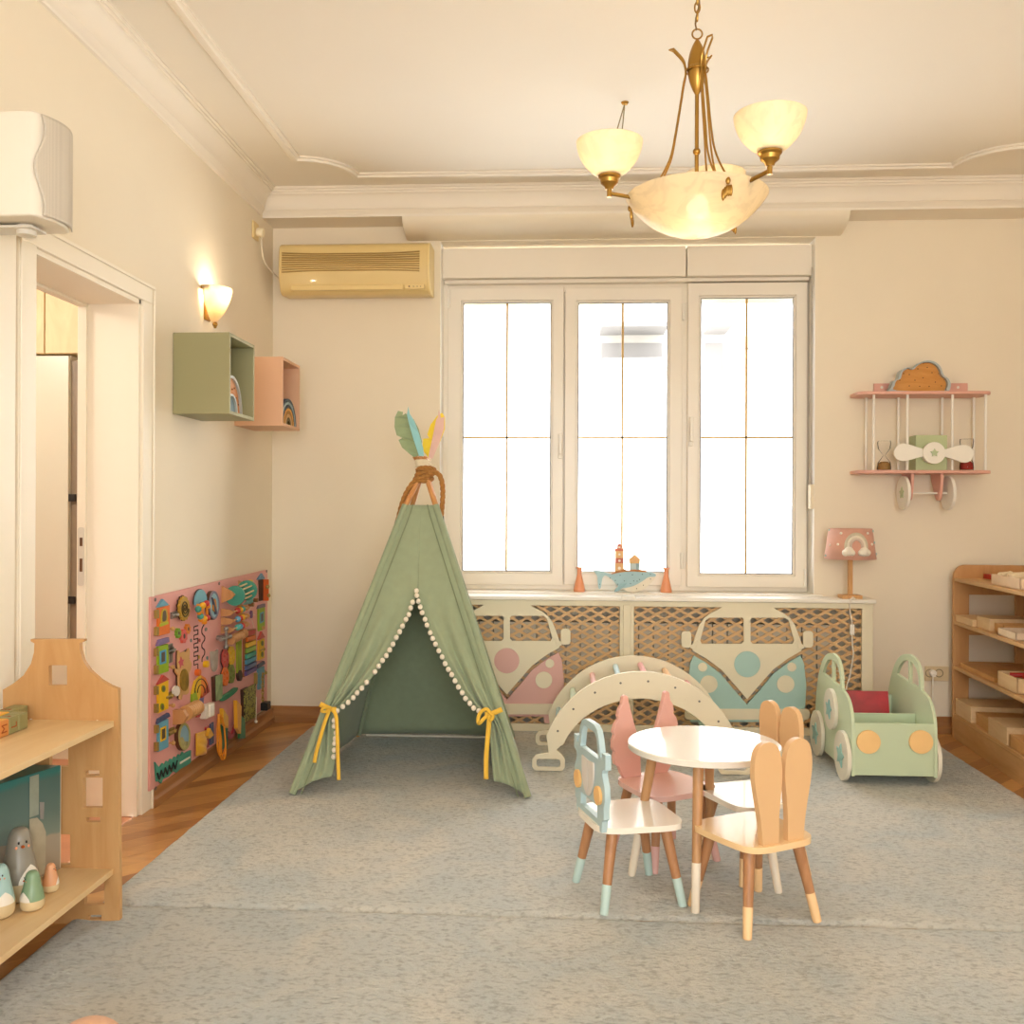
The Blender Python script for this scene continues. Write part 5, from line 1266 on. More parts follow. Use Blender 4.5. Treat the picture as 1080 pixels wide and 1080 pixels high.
# bottom
sbox('learning_box', 'wide pale box at the far end of the bottom shelf', 'box', 3, .012, -.03, .34, .24, .085, Mb1, group=gp)
sbox('learning_box', 'low brown box second from the far end, bottom shelf', 'box', 3, .03, -.30, .3, .20, .065, Mb2, group=gp)
sbox('learning_box', 'large pale lidded box third along the bottom shelf', 'box', 3, .012, -.52, .3, .24, .085, Mb1, group=gp)
sbox('learning_tray', 'brown open tray nearest the camera on the bottom shelf', 'tray', 3, .015, -.785, .3, .28, .06, Mb2, open_=True, group=gp)

# rounded tan toy at the bottom edge of the picture
bp_ = Vector((-1.005, 1.95, RZ+.078))
single('plush_ball', MB().ball(bp_, .078, (1.05, 1, 1), 32), cloth('#cf9f7c', .95, 120, .5), 'tan plush ball on the rug, peeking over the bottom edge of the picture', 'ball', (bp_.x, bp_.y, RZ))
# ------------------------------------------------------------------ pink busy board on the left wall
XB = -1.724
bd = T('busy_board', 'pink activity board covered with latches, gears and toys on the left wall', 'busy board', (XL, 4.6, .1))
A = lambda pts, d=0: [tuple(x) for x in pxx(pts, XB+d)]
by0, by1 = at(159, 700, X=XB).y, at(282, 680, X=XB).y
bzb0, bzb1 = at(161, 833, X=XB).z, at(282, 745, X=XB).z
bzt0, bzt1 = at(159, 630, X=XB).z, at(282, 601, X=XB).z
M_pink = paint('#d99a91', .45, .03, 6)
bd.part('panel', MB().plate([(by0, bzb0), (by1, bzb1), (by1, bzt1), (by0, bzt0)], .018, MX(XB-.018)), M_pink, bevel=.0025)
def el(u, v, ru, rv, n=22): return [(u+ru*math.cos(2*PI*k/n), v+rv*math.sin(2*PI*k/n)) for k in range(n)]
def P_(name, px, t, col, par=None, d=0, bevel=.0012, lab=None, rough=.5, mat=None, var=.04):
    ols = px if isinstance(px[0][0], (tuple, list)) else [px]
    return bd.part(name, MB().plate([A(o, d+t) for o in ols], t, MX(XB+d)), mat or paint(col, rough, var, 25), par, bevel=bevel, **({'label': lab} if lab else {}))
def cpx(pts, n=4): return [(p.x, p.y) for p in catmull([Vector((a, b, 0)) for a, b in pts], n, True)]
def B3(u, v, d=0): return at(u, v, X=XB+d)
for u, v in ((163.5, 632.5), (231, 615.5), (281, 602.5), (164, 831.5)):
    q = B3(u, v); bd.part('screw', MB().cyl(q, q+Vector((.003, 0, 0)), .008, n=10), paint('#6f6a66', .4, metal=.6))
M_brs = paint('#a58a4a', .4, .1, 20, metal=.5)
M_stl = paint('#9a938a', .35, .1, 20, metal=.7)
def house(door, roof, col, rcol, lab, win=None, wcol='#f0c42a', hinges=(), knob=None, latch=None, openit=False):
    h = P_('house_door', door, .010, col, d=0, lab=lab)
    P_('roof', roof, .012, rcol, h)
    if win:
        for w in win: P_('window', w, .004, wcol, h, d=.010, bevel=0)
        for w in win:
            cx = sum(p[0] for p in w)/len(w); cy = sum(p[1] for p in w)/len(w)
            P_('window_hole', [(cx+(x-cx)*.6, cy+(y-cy)*.72) for x, y in w], .005, '#5a4a3a', h, d=.0102, bevel=0)
    for (u0, u1, v0, v1) in hinges: P_('hinge', [(u0, v0), (u1, v0-.6), (u1, v1-.6), (u0, v1)], .014, '#a58a4a', h, mat=M_brs)
    if knob: q = B3(*knob); bd.part('knob', MB().ball(q+Vector((.018, 0, 0)), .010, n=12).cyl(q, q+Vector((.018, 0, 0)), .004, n=8), wood('#b9854a', '#cf9f62', 'z', 20), h)
    if latch:
        u, v, c = latch; q = B3(u, v); m = M_brs if c == 'b' else M_stl
        bd.part('latch', MB().box(q.x, q.x+.008, q.y-.03, q.y+.03, q.z-.014, q.z+.014).cyl((q.x+.011, q.y-.04, q.z), (q.x+.011, q.y+.035, q.z), .005, n=10).ball((q.x+.016, q.y+.01, q.z), .008, n=10), m, h)
    return h
hl = [(165.6, 168, 643.5, 652.5), (165.6, 168, 661.5, 670.5)]
house([(167.4, 641.4), (179.2, 637.9), (179.2, 667.8), (167.4, 670.8)], [(166.7, 640.8), (172.5, 631.7), (178.6, 638.2)], '#dd6f22', '#5f9bb0', 'orange house-shaped door', [cpx([(170.5, 658), (170.8, 647), (172.3, 642.8), (174.8, 642), (176.5, 645), (176.8, 656)], 2)], '#b9a02c', hl, (178, 663), (182.5, 648.5, 's'))
P_('sill', [(169.7, 658), (177.8, 655.5), (177.8, 658), (169.7, 661)], .016, '#a9b12c')
house([(167, 682), (177.5, 679), (178, 708), (167.4, 711.5)], [(166.4, 681.6), (168.8, 674.7), (178.5, 672), (179.2, 677)], '#8fae1c', '#7d6b94', 'lime green house-shaped door', [[(169.4, 687), (175.3, 685), (175.3, 699), (169.4, 701)]], '#4f9bc0', [(165.4, 167.8, 684, 692.5), (165.4, 167.8, 702, 711.5)], (178, 703.5), (179, 686, 's'))
P_('chain_plate', [(178.6, 680), (182.4, 678.3), (182.4, 698), (178.6, 699.5)], .008, '#8d8a72', mat=M_stl)
house([(167.4, 721), (177.8, 717), (177.8, 747.5), (167.4, 752.4)], [(166.7, 722.6), (173, 712), (179, 716.6)], '#e6b212', '#b9443c', 'yellow house-shaped door', [el(173, 726.4, 1.8, 3.6), el(171.7, 745.4, 1.8, 3.6)], '#7a8a1c', [(165.4, 167.8, 724, 733), (165.4, 167.8, 742.5, 752)], (178.3, 744), (177, 734, 'b'))
house([(167.4, 762), (177.8, 758), (177.8, 788), (167.4, 793)], [(166.7, 763.6), (168, 758), (178.5, 751.7), (180, 755.4)], '#5f9db3', '#3c4a6c', 'sky blue house-shaped door', [[(170, 768), (175.4, 765.5), (175.4, 779.5), (170, 782.5)]], '#e3b41c', [(165.6, 168, 765, 773.5), (165.6, 168, 783, 792.5)], (178.5, 783.6), (179.5, 771.5, 'b'))
h = P_('house_door', [(273, 611), (279.9, 611), (279.3, 633), (273.6, 634)], .004, '#3c2414', lab='dark opening of the small orange house')
P_('roof', [(272.2, 611.5), (276.7, 604.6), (279.9, 610.5)], .012, '#5f8fa8', h)
q0, q1 = B3(277.2, 611), B3(277.2, 633.5)
bd.part('open_door', MB().box(XB, XB+.034, q0.y-.004, q0.y+.006, q1.z, q0.z), paint('#d8601c', .5, .04, 20), h, bevel=.001, label='orange door standing open')
bd.part('knob', MB().ball((XB+.038, q0.y-.01, (q0.z+q1.z)/2-.03), .011, n=10).ball((XB+.032, q0.y-.012, (q0.z+q1.z)/2+.02), .012, n=10), M_brs, h)
house([(273, 642), (279.5, 639.7), (279.5, 663.6), (273.3, 665.7)], [(272.2, 642.2), (273.6, 638.6), (279.9, 636.5), (280, 640)], '#8aa01c', '#6d5f72', 'small lime green house-shaped door', [[(275, 646.5), (278.3, 645), (278.3, 655.5), (275, 657.5)]], '#4f93a8', (), (274.5, 662), None)
house([(273, 676), (279, 673.3), (279, 694), (273, 696.7)], [(273, 674.8), (276.4, 666), (279.9, 672.2)], '#d6a414', '#b2483c', 'small yellow house-shaped door', [el(277, 678.5, 1.2, 3), el(277, 690, 1.2, 3)], '#7a8a1c', (), None, (275, 685, 'b'))
house([(272.2, 705), (279, 702.5), (279, 725), (273, 727.5)], [(272, 705.4), (273, 701), (279, 697), (280, 700)], '#5f93a3', '#3f4458', 'small blue house-shaped door', None, '', [(270.2, 271.8, 710, 722)], None, (277, 710, 'b'))
mb = MB(); p0, p1 = B3(277, 712, .03), B3(277, 741, .03)
for k in range(9):
    c = p0+(p1-p0)*k/8; mb.tube([c+Vector(((.006 if k % 2 else 0)*math.cos(a), (0 if k % 2 else .006)*math.cos(a), .015*math.sin(a))) for a in [2*PI*i/8 for i in range(8)]], .0028, 5, True)
bd.part('chain', mb, M_brs)
q = B3(280, 744.5, .05); bd.part('padlock', MB().box(q.x-.02, q.x+.02, q.y-.03, q.y+.035, q.z-.022, q.z+.022), paint('#15110f', .4), bevel=.005, label='black padlock')
# crocodile
cr = [(164, 803.5), (168.5, 810), (171, 806.5)]
for k in range(6): u = 172+4.2*k; v = 806.3-2.35*k; cr += [(u, v-1.5), (u+2, v+.4)]
cr += [(197.5, 793), (201.7, 791.2), (201.7, 804), (198, 807), (190, 811.5), (186.5, 815), (183, 813), (178.5, 819), (172, 822), (170.5, 826.5), (167.5, 823.5), (165.7, 824.5)]
c_ = P_('crocodile', cr, .008, '#3f8c76', lab='green crocodile with laced back')
zz = [B3(166+2.1*k, 818-1.35*k+(5 if k % 2 else -2.5), .011) for k in range(11)]
bd.part('lace', MB().tube(zz, .004, 6), paint('#1d1a1a', .7), c_)
P_('zip', [(190, 804), (200.8, 797.5), (200.8, 799.5), (190, 806.3)], .010, '#d9cdbd', c_)
# spiral gear and small gears
def gearp(u, v, ru, rv, n, dep): return [(u+ru*(1 if k % 2 else dep)*math.cos(PI*k/n), v+rv*(1 if k % 2 else dep)*math.sin(PI*k/n)) for k in range(2*n)]
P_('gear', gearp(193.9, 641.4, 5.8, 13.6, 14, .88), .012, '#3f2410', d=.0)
g = P_('gear', gearp(195.2, 641.8, 5.6, 13.2, 14, .88), .012, '#b08a2c', d=.014, lab='gold spiral gear')
sp_ = [B3(195.2+3.9*(1-k/40)*math.cos(.45*k), 641.8+9.5*(1-k/40)*math.sin(.45*k), .028) for k in range(41)]
bd.part('spiral', MB().tube(sp_, .003, 5), paint('#4a3a18', .6), g)
for u, v, r, c in ((189, 667.8, 2.6, '#6f9a2c'), (194.6, 671, 3.6, '#cf5b52'), (199, 663.4, 2.6, '#d98030')):
    g = P_('gear', gearp(u, v, r, r*2.2, 8, .78), .012, c)
    P_('gear_hole', el(u, v, r*.3, r*.75), .0125, '#4a2c1c', g, bevel=0)
# cloud with hanging beads
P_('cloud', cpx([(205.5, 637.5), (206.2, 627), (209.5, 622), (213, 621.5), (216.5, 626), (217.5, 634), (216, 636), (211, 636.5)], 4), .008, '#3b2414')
cl_ = P_('cloud', cpx([(206.5, 638.5), (207.2, 628.5), (210.3, 623), (214, 622), (217.4, 626.5), (218.2, 633.5), (215, 634.5), (211, 635.5)], 4), .008, '#6ba3b0', d=.012, lab='blue cloud')
mb = MB()
for u0, v0, u1, v1 in ((208.5, 637, 210.5, 655), (213, 636, 214, 658), (218, 635, 218.5, 655)): mb.tube([B3(u0, v0, .03), B3(u1, v1, .045)], .006, 8)
bd.part('bead_string', mb, paint('#e08a1c', .6), cl_)
for u, v, c in ((209, 642.5, '#3f8c7a'), (213.8, 638.7, '#e3a51c'), (217.8, 636.5, '#b9352c'), (210.2, 646, '#e0861c'), (211.5, 650, '#3f8c7a'), (215.3, 652.5, '#e3a51c'), (218.5, 651.7, '#b9352c'), (219.6, 639.3, '#e0861c'), (216, 656, '#e0861c'), (212, 653.8, '#e0861c')):
    bd.part('bead', MB().ball(B3(u, v, .05), .0155 if c != '#e0861c' else .012, n=12), paint(c, .35), cl_)
# oval clock
o = P_('clock', [el(225.6, 638.4, 5.4, 15.3, 30)], .02, '#4a2f1c')
P_('clock_rim', [el(226.4, 638.2, 5.2, 15, 30), el(226.4, 638.2, 4.3, 12.6, 30)], .006, '#7d7a8c', o, d=.02)
P_('clock_face', el(226.4, 638.2, 4.3, 12.6, 30), .003, '#8fb3bc', o, d=.02, bevel=0)
P_('clock_figure', cpx([(225, 643), (226.4, 632), (228, 634), (228.6, 645)], 3), .006, '#c07a2c', o, d=.023, bevel=0)
P_('clock_hand', [(224.5, 630), (227, 637), (229.5, 647), (228, 648), (225.8, 638)], .008, '#4a4a5c', o, d=.023, bevel=0)
# rattle discs on wooden brackets
M_wd = wood('#b87f4a', '#cb9660', 'z', 18, .5, 5)
br = [(XB, B3(234, 636).z), (XB, B3(234, 618).z), (XB+.05, B3(234, 623.5).z), (XB+.068, B3(234, 627).z), (XB+.05, B3(234, 631.5).z)]
def bracket(u, zz, th=.014):
    y = B3(u, 640).y; return MB().plate([(x, z) for x, z in zz], th, lambda p: Vector((p[0], y-th/2+p[2], p[1])))
b1 = bd.part('bracket', bracket(234, br), M_wd)
ya, yb2 = B3(234, 627).y, B3(250, 625).y; zr = B3(240, 627).z
bd.part('rattle_disc', MB().cyl((XB+.062, ya+.01, zr), (XB+.062, ya+.025, zr), .05, n=28), paint('#3f8c76', .4), b1, label='green rattle disc')
bd.part('rattle_disc', MB().cyl((XB+.062, yb2-.03, zr+.012), (XB+.062, yb2-.015, zr+.012), .052, n=28), paint('#3f8c76', .4), b1, label='green rattle disc')
mb = MB()
for k in range(8):
    a = 2*PI*k/8; mb.cyl((XB+.062+.036*math.cos(a), ya+.02, zr+.036*math.sin(a)), (XB+.062+.036*math.cos(a), yb2-.02, zr+.012+.036*math.sin(a)), .0045, n=8)
bd.part('rattle_rod', mb, paint('#d8b98a', .5), b1)
bd.part('bracket', bracket(251.5, [(x, z+.01) for x, z in br]), M_wd)
# bead rods on wooden wedges
y0_b, y1_b = B3(233.5, 650).y, B3(251, 650).y
for v, cs in ((646, ('#b9352c', '#e3a51c', '#4f9b8c')), (655, ('#5f9bb5', '#b9352c', '#e3a51c')), (664, ('#55b0a0', '#5f9bb5', '#c04438'))):
    z0_ = B3(233.5, v).z
    for yy in (y0_b, y1_b):
        o = [(XB, z0_-.02), (XB, z0_+.02), (XB+.05, z0_+.012), (XB+.065, z0_), (XB+.05, z0_-.014)]
        w = bd.part('rod_bracket', MB().plate(o, .014, lambda p, yy=yy: Vector((p[0], yy-.007+p[2], p[1]))), M_wd)
    bd.part('bead_rod', MB().cyl((XB+.05, y0_b, z0_), (XB+.05, y1_b, z0_), .004, n=8), paint('#cda878', .5), w)
    for k, c in enumerate(cs): bd.part('bead', MB().ball((XB+.05, y0_b+.075+.035*k+.02*(v % 3), z0_), .0165, n=12), paint(c, .35), w)
# small wooden figures on strings at the upper right
for px, c, t, lab in (([(253.5, 616), (255.5, 614.5), (256, 618)], '#b9443c', .01, 'small red figure'), ([(258.4, 612.5), (262.2, 612), (262, 617), (258.8, 618)], '#d8641c', .012, 'small orange figure'), (el(265.8, 615.3, 1.5, 3.8), '#d6b01c', .014, 'small yellow figure'), ([(258.5, 638), (263, 633.5), (266.5, 629), (267, 633), (267.5, 636.5), (263, 637)], '#5f9a98', .016, 'small teal aeroplane'), (el(260.3, 617.5, 1.2, 1.5), '#a5703c', .02, 'small wooden disc'), (el(254, 635, .9, 4), '#9a6a2c', .012, 'small wooden fish'), (el(253.8, 653, 1, 3), '#3f4a80', .01, 'small blue figure'), (el(259.8, 651.3, 1.1, 2), '#6f3a5c', .01, 'small purple figure'), (el(266, 648, .9, 4), '#6f4a72', .01, 'small violet figure'), ([(254, 661), (259.5, 658.5), (260, 660), (255, 662)], '#8a8a2c', .014, 'small olive boat')):
    P_('string_figure', px, t, c, lab=lab)
for u, v in ((262.7, 637.5), (267, 633)): q = B3(u, v); bd.part('toy_wheel', MB().cyl(q, q+Vector((.026, 0, 0)), .011, n=14), paint('#8a5f34', .5))
q = [B3(*p, .004) for p in ((266.8, 612), (268, 622), (264, 626), (268.5, 635), (260, 648), (266, 655), (268, 662))]
bd.part('string', MB().tube(q, .002, 5).tube([B3(254, 650, .003), B3(262, 648, .003), B3(269, 648.5, .003)], .002, 5), paint('#d8cbb9', .7))
# maze slots and sliders
sq = []
u0, u1 = 204.4, 208.6; v = 661
for k in range(5):
    sq += [(u1, v-1.2), (u0, v+.2), (u0, v+4.5), (u1, v+3.2), (u1, v+8.5)]; v += 9
bd.part('maze_slot', MB().tube([B3(a, b, .0008) for a, b in sq], .003, 5), paint('#2a1715', .8))
wv = [(215.5, 658), (213, 663), (213, 668), (215.7, 671.5), (215.5, 675), (213, 679), (213, 683), (215.5, 685.5), (215.5, 690), (213.2, 694), (213, 698)]
bd.part('maze_slot', MB().tube(catmull([B3(a, b, .0008) for a, b in wv], 4), .003, 5), paint('#2a1715', .8))
for u, v, c in ((206.3, 709.2, '#df6a28'), (215, 700.4, '#e6b41c')): q = B3(u, v); bd.part('slider', MB().cyl(q, q+Vector((.022, 0, 0)), .016, n=18), paint(c, .4), bevel=.002)
for u, v, c in ((202, 675.5, '#6f7a74'), (211, 675.4, '#a8433c'), (218, 663.6, '#7a8078'), (210.4, 693, '#b9902c'), (219, 694, '#5f8078'), (217.3, 664, '#7a8078')):
    P_('peg_hole', el(u, v, .7, 1.9, 10), .004, c, bevel=0)
# cat
C_ = lambda pts: [(150+x*.0741, 665+y*.0741) for x, y in pts]
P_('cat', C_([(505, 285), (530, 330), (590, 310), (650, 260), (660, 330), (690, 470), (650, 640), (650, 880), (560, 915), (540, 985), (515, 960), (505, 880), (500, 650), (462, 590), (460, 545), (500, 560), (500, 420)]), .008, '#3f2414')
ct_ = P_('cat', C_([(520, 280), (545, 325), (600, 300), (640, 310), (668, 250), (682, 300), (672, 400), (708, 475), (692, 560), (670, 600), (668, 880), (640, 912), (582, 915), (562, 988), (535, 970), (545, 900), (522, 880), (522, 640), (482, 590), (478, 540), (520, 560), (515, 420)]), .008, '#c79a5f', d=.012, lab='tan wooden cat')
P_('sequin_belly', [(150+x*.0741, 665+y*.0741) for x, y in el(605, 705, 62, 160, 24)], .003, '#8a6a1c', ct_, d=.020, bevel=0, rough=.3, var=.5)
P_('star_patch', C_([(555, 370), (572, 415), (598, 410), (580, 455), (590, 500), (560, 495), (548, 540), (540, 480), (520, 450), (545, 420)]), .002, '#c0505c', ct_, d=.020, bevel=0)
P_('tail', C_(el(497, 860, 42, 74, 20)), .012, '#ddd2c2', ct_, d=.012)
# foot-shaped sandpaper, honeycombs, tap, green strip
D_ = lambda pts: [(215+x*.0741, 655+y*.0741) for x, y in pts]
P_('texture_foot', D_(cpx([(102, 445), (125, 432), (150, 430), (175, 425), (190, 412), (208, 415), (205, 560), (190, 680), (150, 722), (118, 680), (102, 560)], 3)), .006, '#a8998a', rough=.95, var=.15, lab='grey sandpaper paw')
for (u, v, c) in ((315, 530, '#b5483f'), (403, 490, '#d9ab28'), (315, 790, '#da6c2c'), (403, 750, '#6f7a34')):
    o = [(u+48*math.cos(2*PI*k/8+.39), v+140*math.sin(2*PI*k/8+.39)) for k in range(8)]
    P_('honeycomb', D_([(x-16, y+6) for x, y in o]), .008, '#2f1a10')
    hc = P_('honeycomb', [D_(o)]+[D_(el(u+a, v+b, 10, 27, 8)) for a, b in ((-20, -35), (16, -60), (18, 25), (-18, 55))], .008, c, d=.010)
q = B3(229, 672.8)
bd.part('tap', MB().cyl((XB, q.y, q.z), (XB+.05, q.y, q.z), .012, n=12).cyl((XB+.04, q.y-.06, q.z), (XB+.04, q.y+.01, q.z), .010, n=12).cyl((XB+.045, q.y, q.z-.045), (XB+.045, q.y, q.z+.045), .007, n=10).cyl((XB+.045, q.y-.05, q.z), (XB+.045, q.y+.055, q.z), .007, n=10).ball((XB+.045, q.y, q.z+.045), .013, n=10).ball((XB+.045, q.y, q.z-.045), .013, n=10).ball((XB+.045, q.y+.055, q.z), .012, n=10), M_stl, label='metal tap with a cross handle')
a, b = B3(235, 675), B3(248, 670)
bd.part('roller', MB().cyl((XB+.04, a.y, a.z), (XB+.04, a.y+.1, a.z+.004), .024, n=20).cyl((XB+.04, a.y+.11, a.z+.004), (XB+.04, a.y+.15, a.z+.006), .02, n=16).cyl((XB+.04, a.y+.155, a.z+.006), (XB+.04, a.y+.2, a.z+.008), .024, n=16).cyl((XB, a.y+.13, a.z), (XB+.04, a.y+.13, a.z), .008, n=8), M_wd, label='turned wooden roller')
gs = P_('slide_strip', D_([(480, 258), (538, 245), (540, 770), (484, 785)]), .010, '#8a9a1c', lab='lime green slide strip')
P_('slide_knob', D_(el(525, 775, 28, 80, 18)), .016, '#3a2418', gs)
# xylophone
xy = P_('xylophone', D_([(578, 130), (745, 105), (745, 690), (578, 800)]), .010, '#8a5228', mat=wood('#85502a', '#a0683a', 'z', 14))
for k, c in enumerate(('#b23c34', '#cf6a26', '#dbae28', '#7f9e3a', '#3f957c', '#4f8ea5', '#4f5f86', '#5f4a7c')):
    l = 185+81*k; r = 160+76*k-6*k*.2; w = k*3
    P_('bar', D_([(632-w, l-30), (738+w*.9, r-38), (738+w*.9, r+18), (632-w, l+32)]), .014, c, xy, d=.012, bevel=.002)
# rainbow wheel
E4 = lambda pts: [(150+x*.1389, 710+y*.1389) for x, y in pts]
rbp = [((380, 235), (385, 130), (412, 50), (450, 14), (450, 240), (420, 240)), ((450, 14), (490, 50), (514, 130), (450, 185))]
rw = P_('rainbow_panel', E4([(380, 235), (384, 140), (405, 60), (450, 14), (452, 110), (440, 190), (415, 225)]), .010, '#dcb020', lab='rainbow panel')
P_('rainbow_sector', E4([(450, 14), (482, 34), (500, 75), (460, 180), (445, 140)]), .0105, '#dd7a2c', rw)
P_('rainbow_sector', E4([(500, 75), (514, 140), (455, 190), (462, 150)]), .0105, '#b94a38', rw)
P_('rainbow_sector', E4([(380, 235), (383, 160), (410, 130), (425, 200), (400, 228)]), .0105, '#8aa01c', rw)
P_('rainbow_sector', E4([(390, 232), (430, 205), (440, 240), (420, 275), (395, 262)]), .0105, '#4f93b0', rw)
P_('rainbow_sector', E4([(432, 205), (472, 175), (465, 235), (440, 285), (425, 280)]), .0105, '#6f6a94', rw)
P_('rainbow_sector', E4(el(430, 308, 18, 28, 14)), .014, '#b23c3c', rw)
for s_ in (.78, .45):
    q = [B3(150+.1389*(448+62*s_*math.cos(a)), 710+.1389*(150-136*s_*math.sin(a)), .0115) for a in [PI*i/14 for i in range(15)]]
    bd.part('rainbow_line', MB().tube(q, .0025, 5), paint('#3a2418', .7), rw)
# ridged wooden roller and bracket, white switch box
a = B3(193.5, 756, .036)
mb = MB()
for k in range(7): mb.cyl((XB+.036, a.y+.02+.02*k, a.z+.01), (XB+.036, a.y+.037+.02*k, a.z+.01), .034, n=18)
rl = bd.part('roller', mb, wood('#c48c52', '#d8a56c', 'z', 20), label='ridged wooden roller')
bd.part('roller_bracket', MB().plate([(XB, a.z-.03), (XB, a.z+.035), (XB+.045, a.z+.035), (XB+.062, a.z+.005), (XB+.045, a.z-.025)], .03, lambda p: Vector((p[0], a.y-.03+p[2], p[1]))), M_wd, rl)
P_('switch_box', [(217.4, 744), (227, 740.5), (227, 754.8), (217.4, 758.8)], .032, '#e3d6c4', bevel=.006, lab='white wall switch box')
P_('switch_rocker', [(221.8, 743.2), (226, 741.6), (226, 754), (221.8, 756)], .008, '#efe6d6', d=.032, bevel=.003)
# round picture with dark side, pouch, strips
o = P_('porthole', el(194, 777, 6.2, 14.8, 30), .018, '#5a3416')
P_('porthole_rim', [el(195.3, 776.7, 6, 14.4, 30), el(195.3, 776.7, 4.9, 11.8, 30)], .006, '#a9a060', o, d=.018)
P_('porthole_picture', el(195.3, 776.7, 4.9, 11.8, 30), .002, '#86a8b4', o, d=.018, bevel=0)
P_('porthole_sand', cpx([(190.8, 779), (193, 777.5), (195, 782), (198.5, 782), (199, 786), (196, 788.3), (192.5, 787)], 3), .003, '#a9a06a', o, d=.019, bevel=0, var=.4)
M_yc = cloth('#d39a1c')
def pf(u, v): 
    q = B3(204+11*u, 797.5-24*v-3.5*u, 0); return q+Vector((.012+.028*math.sin(PI*u)*(.4+.6*abs(math.sin(5*v+2*u)))*math.sin(PI*min(1, v+.15)), 0, 0))
pch = bd.part('fabric_pouch', MB().grid(pf, 14, 14), M_yc, solid=.004, label='yellow fabric pouch')
bd.part('pouch_flap', MB().plate(A([(212.5, 776), (215, 767.5), (219, 775), (214.5, 779)]), .018, MX(XB+.015)), M_yc, pch, bevel=.003)
P_('fabric_strip', [(217.4, 767), (220.6, 765), (220.6, 787.5), (217.4, 789.3)], .008, '#9a1c1c', mat=cloth('#9a1f1f'), lab='red fabric strip')
P_('fabric_strip', [(222.2, 764), (225.5, 761.5), (225.8, 783.5), (222.2, 786)], .008, '#3a466c', mat=cloth('#3c4668'), lab='navy fabric strip')
# orange cord loops
mb = MB()
for du, vb, d in ((0, 797, .05), (2.2, 801, .06), (4, 800, .05)):
    q = [(230.5+du*.3, 753), (229.4+du*.5, 765), (229.2+du, 780), (229.5+du, vb-7), (232+du, vb), (236+du*.5, vb-3), (238, vb-12), (237.5, 778), (236, 764), (233, 755)]
    mb.tube(catmull([B3(u, v, d) for u, v in q], 5), .0042, 7)
bd.part('cord_loop', mb, paint('#db8a1c', .6), label='hanging loops of orange cord')
# felt tabs, lever, book, texture square
for px, c in (([(235.5, 747), (241, 756), (241, 768), (236, 763)], '#d9a01c'), ([(250, 738.5), (255, 744.7), (254.2, 774), (250.8, 768)], '#db9a1c')): P_('felt_tab', px, .02, c, mat=cloth(c), d=.02, lab='yellow felt tab')
for px, c in (([(235, 761), (240.8, 767), (240, 790), (233.5, 790)], '#2c5f30'), ([(254.4, 754.4), (258.6, 758.6), (259, 778.8), (252.8, 779)], '#2c7034')): P_('felt_tab', px, .012, c, mat=cloth(c), d=.008, lab='green felt tab')
P_('felt_leaf', cpx([(241, 771), (245, 774), (249, 763), (250, 766), (246, 778), (241.3, 778.5)], 3), .012, '#9a1c24', mat=cloth('#9a1c24'), lab='red felt leaf')
lv = P_('lever', cpx([(235.5, 735), (242, 731), (250, 725), (251, 727.5), (246, 733), (236, 739.5)], 3), .018, '#2f7a58', d=.01, lab='green lever')
bkk = P_('flap_book', [(225.8, 714), (231, 711.5), (231, 737.5), (227, 740)], .016, '#4a2814', lab='small dark wooden flap book')
P_('flap_page', [(228.5, 713), (234.8, 711), (234.8, 736), (228.8, 739.3)], .006, '#8a9a6a', bkk, d=.017, var=.3)
def maze_mat():
    m, N, L, P = new_mat('speckle'); tc = N.new('ShaderNodeTexCoord'); vo = N.new('ShaderNodeTexNoise'); vo.inputs['Scale'].default_value = 70; vo.inputs['Distortion'].default_value = 1.5
    L.new(tc.outputs['Object'], vo.inputs['Vector']); r = N.new('ShaderNodeValToRGB'); r.color_ramp.interpolation = 'CONSTANT'
    r.color_ramp.elements[0].color = lin('#2a2414'); r.color_ramp.elements[1].position = .47; r.color_ramp.elements[1].color = lin('#a09a4c')
    L.new(vo.outputs['Fac'], r.inputs['Fac']); L.new(r.outputs[0], P.inputs['Base Color']); return m
ts = P_('texture_square', [(256, 727.5), (262, 724.5), (262, 759.5), (257, 762)], .014, '#3f2414')
P_('texture_face', [(258, 727.2), (270, 720.5), (270, 756.5), (258.5, 761.6)], .006, '#a09a4c', ts, d=.015, mat=maze_mat(), lab='speckled olive texture square')
q0, q1 = B3(270.3, 735, .02), B3(270, 761, .05)
bd.part('pull_cord', MB().tube([q0, B3(270.3, 748, .03), q1], .0022, 5).ball(q1, .009, n=10), paint('#d8cdb9', .6))
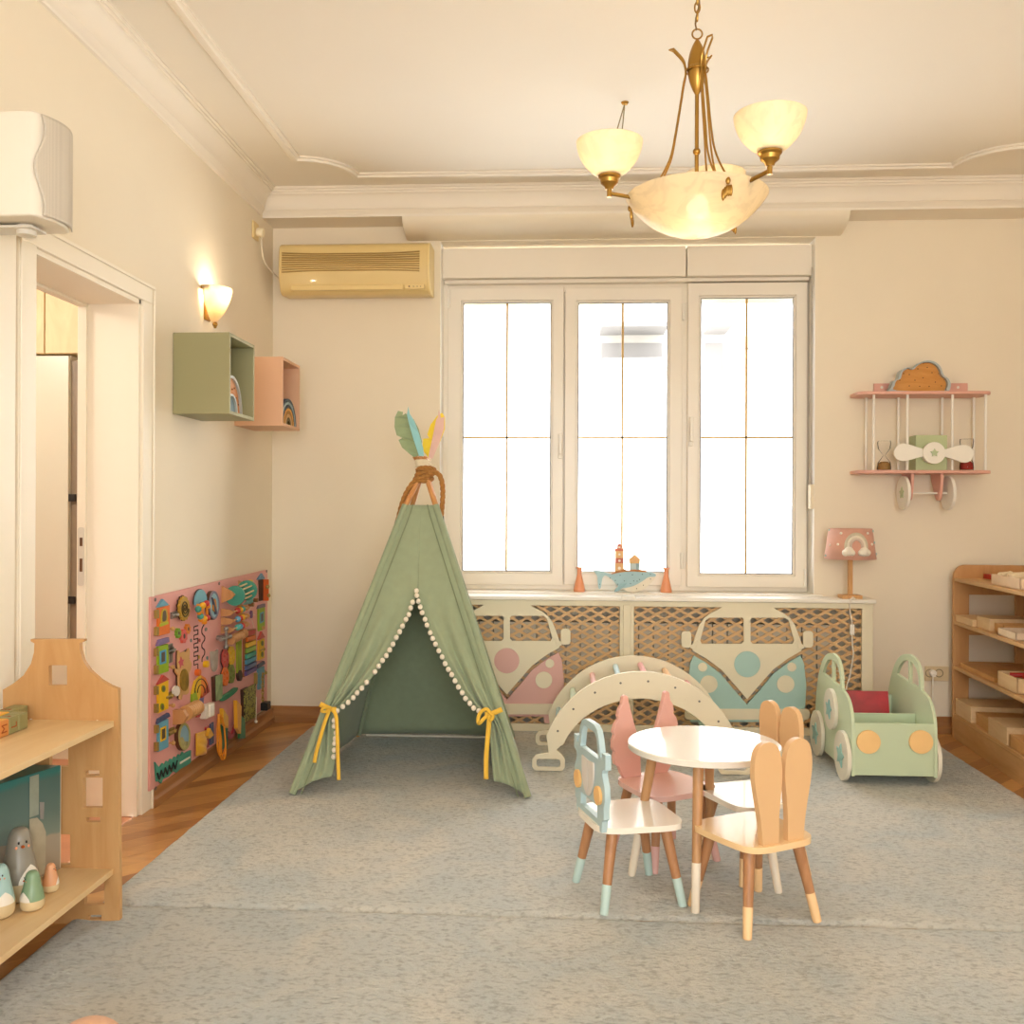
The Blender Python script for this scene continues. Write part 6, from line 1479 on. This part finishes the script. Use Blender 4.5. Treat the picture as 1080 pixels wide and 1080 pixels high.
# ------------------------------------------------------------------ light
def plight(name, loc, e, col=(1, .72, .42), r=.03):
    l = bpy.data.lights.new(name, 'POINT'); l.energy = e; l.color = col; l.shadow_soft_size = r
    o = bpy.data.objects.new(name, l); C.objects.link(o); o.location = loc; return o
WARM = (1, .86, .66)
plight('bowl_light', (chx, chy-.03, rz-.05), 20, WARM, .035)
for a in (-50, 70, 188):
    c, s = math.cos(math.radians(a)), math.sin(math.radians(a)); plight('shade_light', (chx+.29*c, chy+.29*s, 2.39), 1.7, WARM, .03)
plight('wall_lamp_light', (XL+.065, sy, 2.30), 3.2, WARM, .025)
plight('right_wall_lamp_light', (XR-.065, sy, 2.30), 3.2, WARM, .025)
plight('hall_light', (-3.1, 3.3, 2.4), 46, (1, .96, .9), .15)
def portal(loc, rot, sx, sy):
    l = bpy.data.lights.new('portal', 'AREA'); l.shape = 'RECTANGLE'; l.size = sx; l.size_y = sy; l.cycles.is_portal = True
    o = bpy.data.objects.new('portal', l); C.objects.link(o); o.location = loc; o.rotation_euler = rot
portal(((wl+wr)/2, 5.92, (SILL+wt)/2), (-PI/2, 0, 0), wr-wl, wt-SILL)
portal((.4, YF-.22, 1.7), (PI/2, 0, 0), 2.6, 2.0)
portal((XR+.22, -.55, 1.7), (0, PI/2, 0), 1.6, 1.1)
W_ = bpy.data.worlds.new('sky'); bpy.context.scene.world = W_; W_.use_nodes = True
bg = W_.node_tree.nodes['Background']; bg.inputs[0].default_value = (.93, .965, 1.0, 1); bg.inputs[1].default_value = 10.0

# ------------------------------------------------------------------ camera and view
cd = bpy.data.cameras.new('camera'); cam = bpy.data.objects.new('camera', cd); C.objects.link(cam)
cd.sensor_width = 36; cd.sensor_fit = 'HORIZONTAL'; cd.lens = 36*F/1080; cd.clip_start = .02
cam.matrix_world = Matrix.Translation(EYEP) @ (Matrix.Rotation(YAW, 4, 'Z') @ Matrix.Rotation(PI/2, 4, 'X') @ Matrix.Rotation(ROLL, 4, 'Z'))
S = bpy.context.scene; S.camera = cam
S.view_settings.view_transform = 'Standard'; S.view_settings.look = 'None'; S.view_settings.gamma = 1; S.view_settings.exposure = 0.06
S.cycles.use_denoising = True; S.cycles.max_bounces = 10; S.cycles.diffuse_bounces = 6; S.cycles.glossy_bounces = 4
S.cycles.transparent_max_bounces = 16; S.cycles.sample_clamp_indirect = 8; S.cycles.caustics_reflective = False; S.cycles.caustics_refractive = False
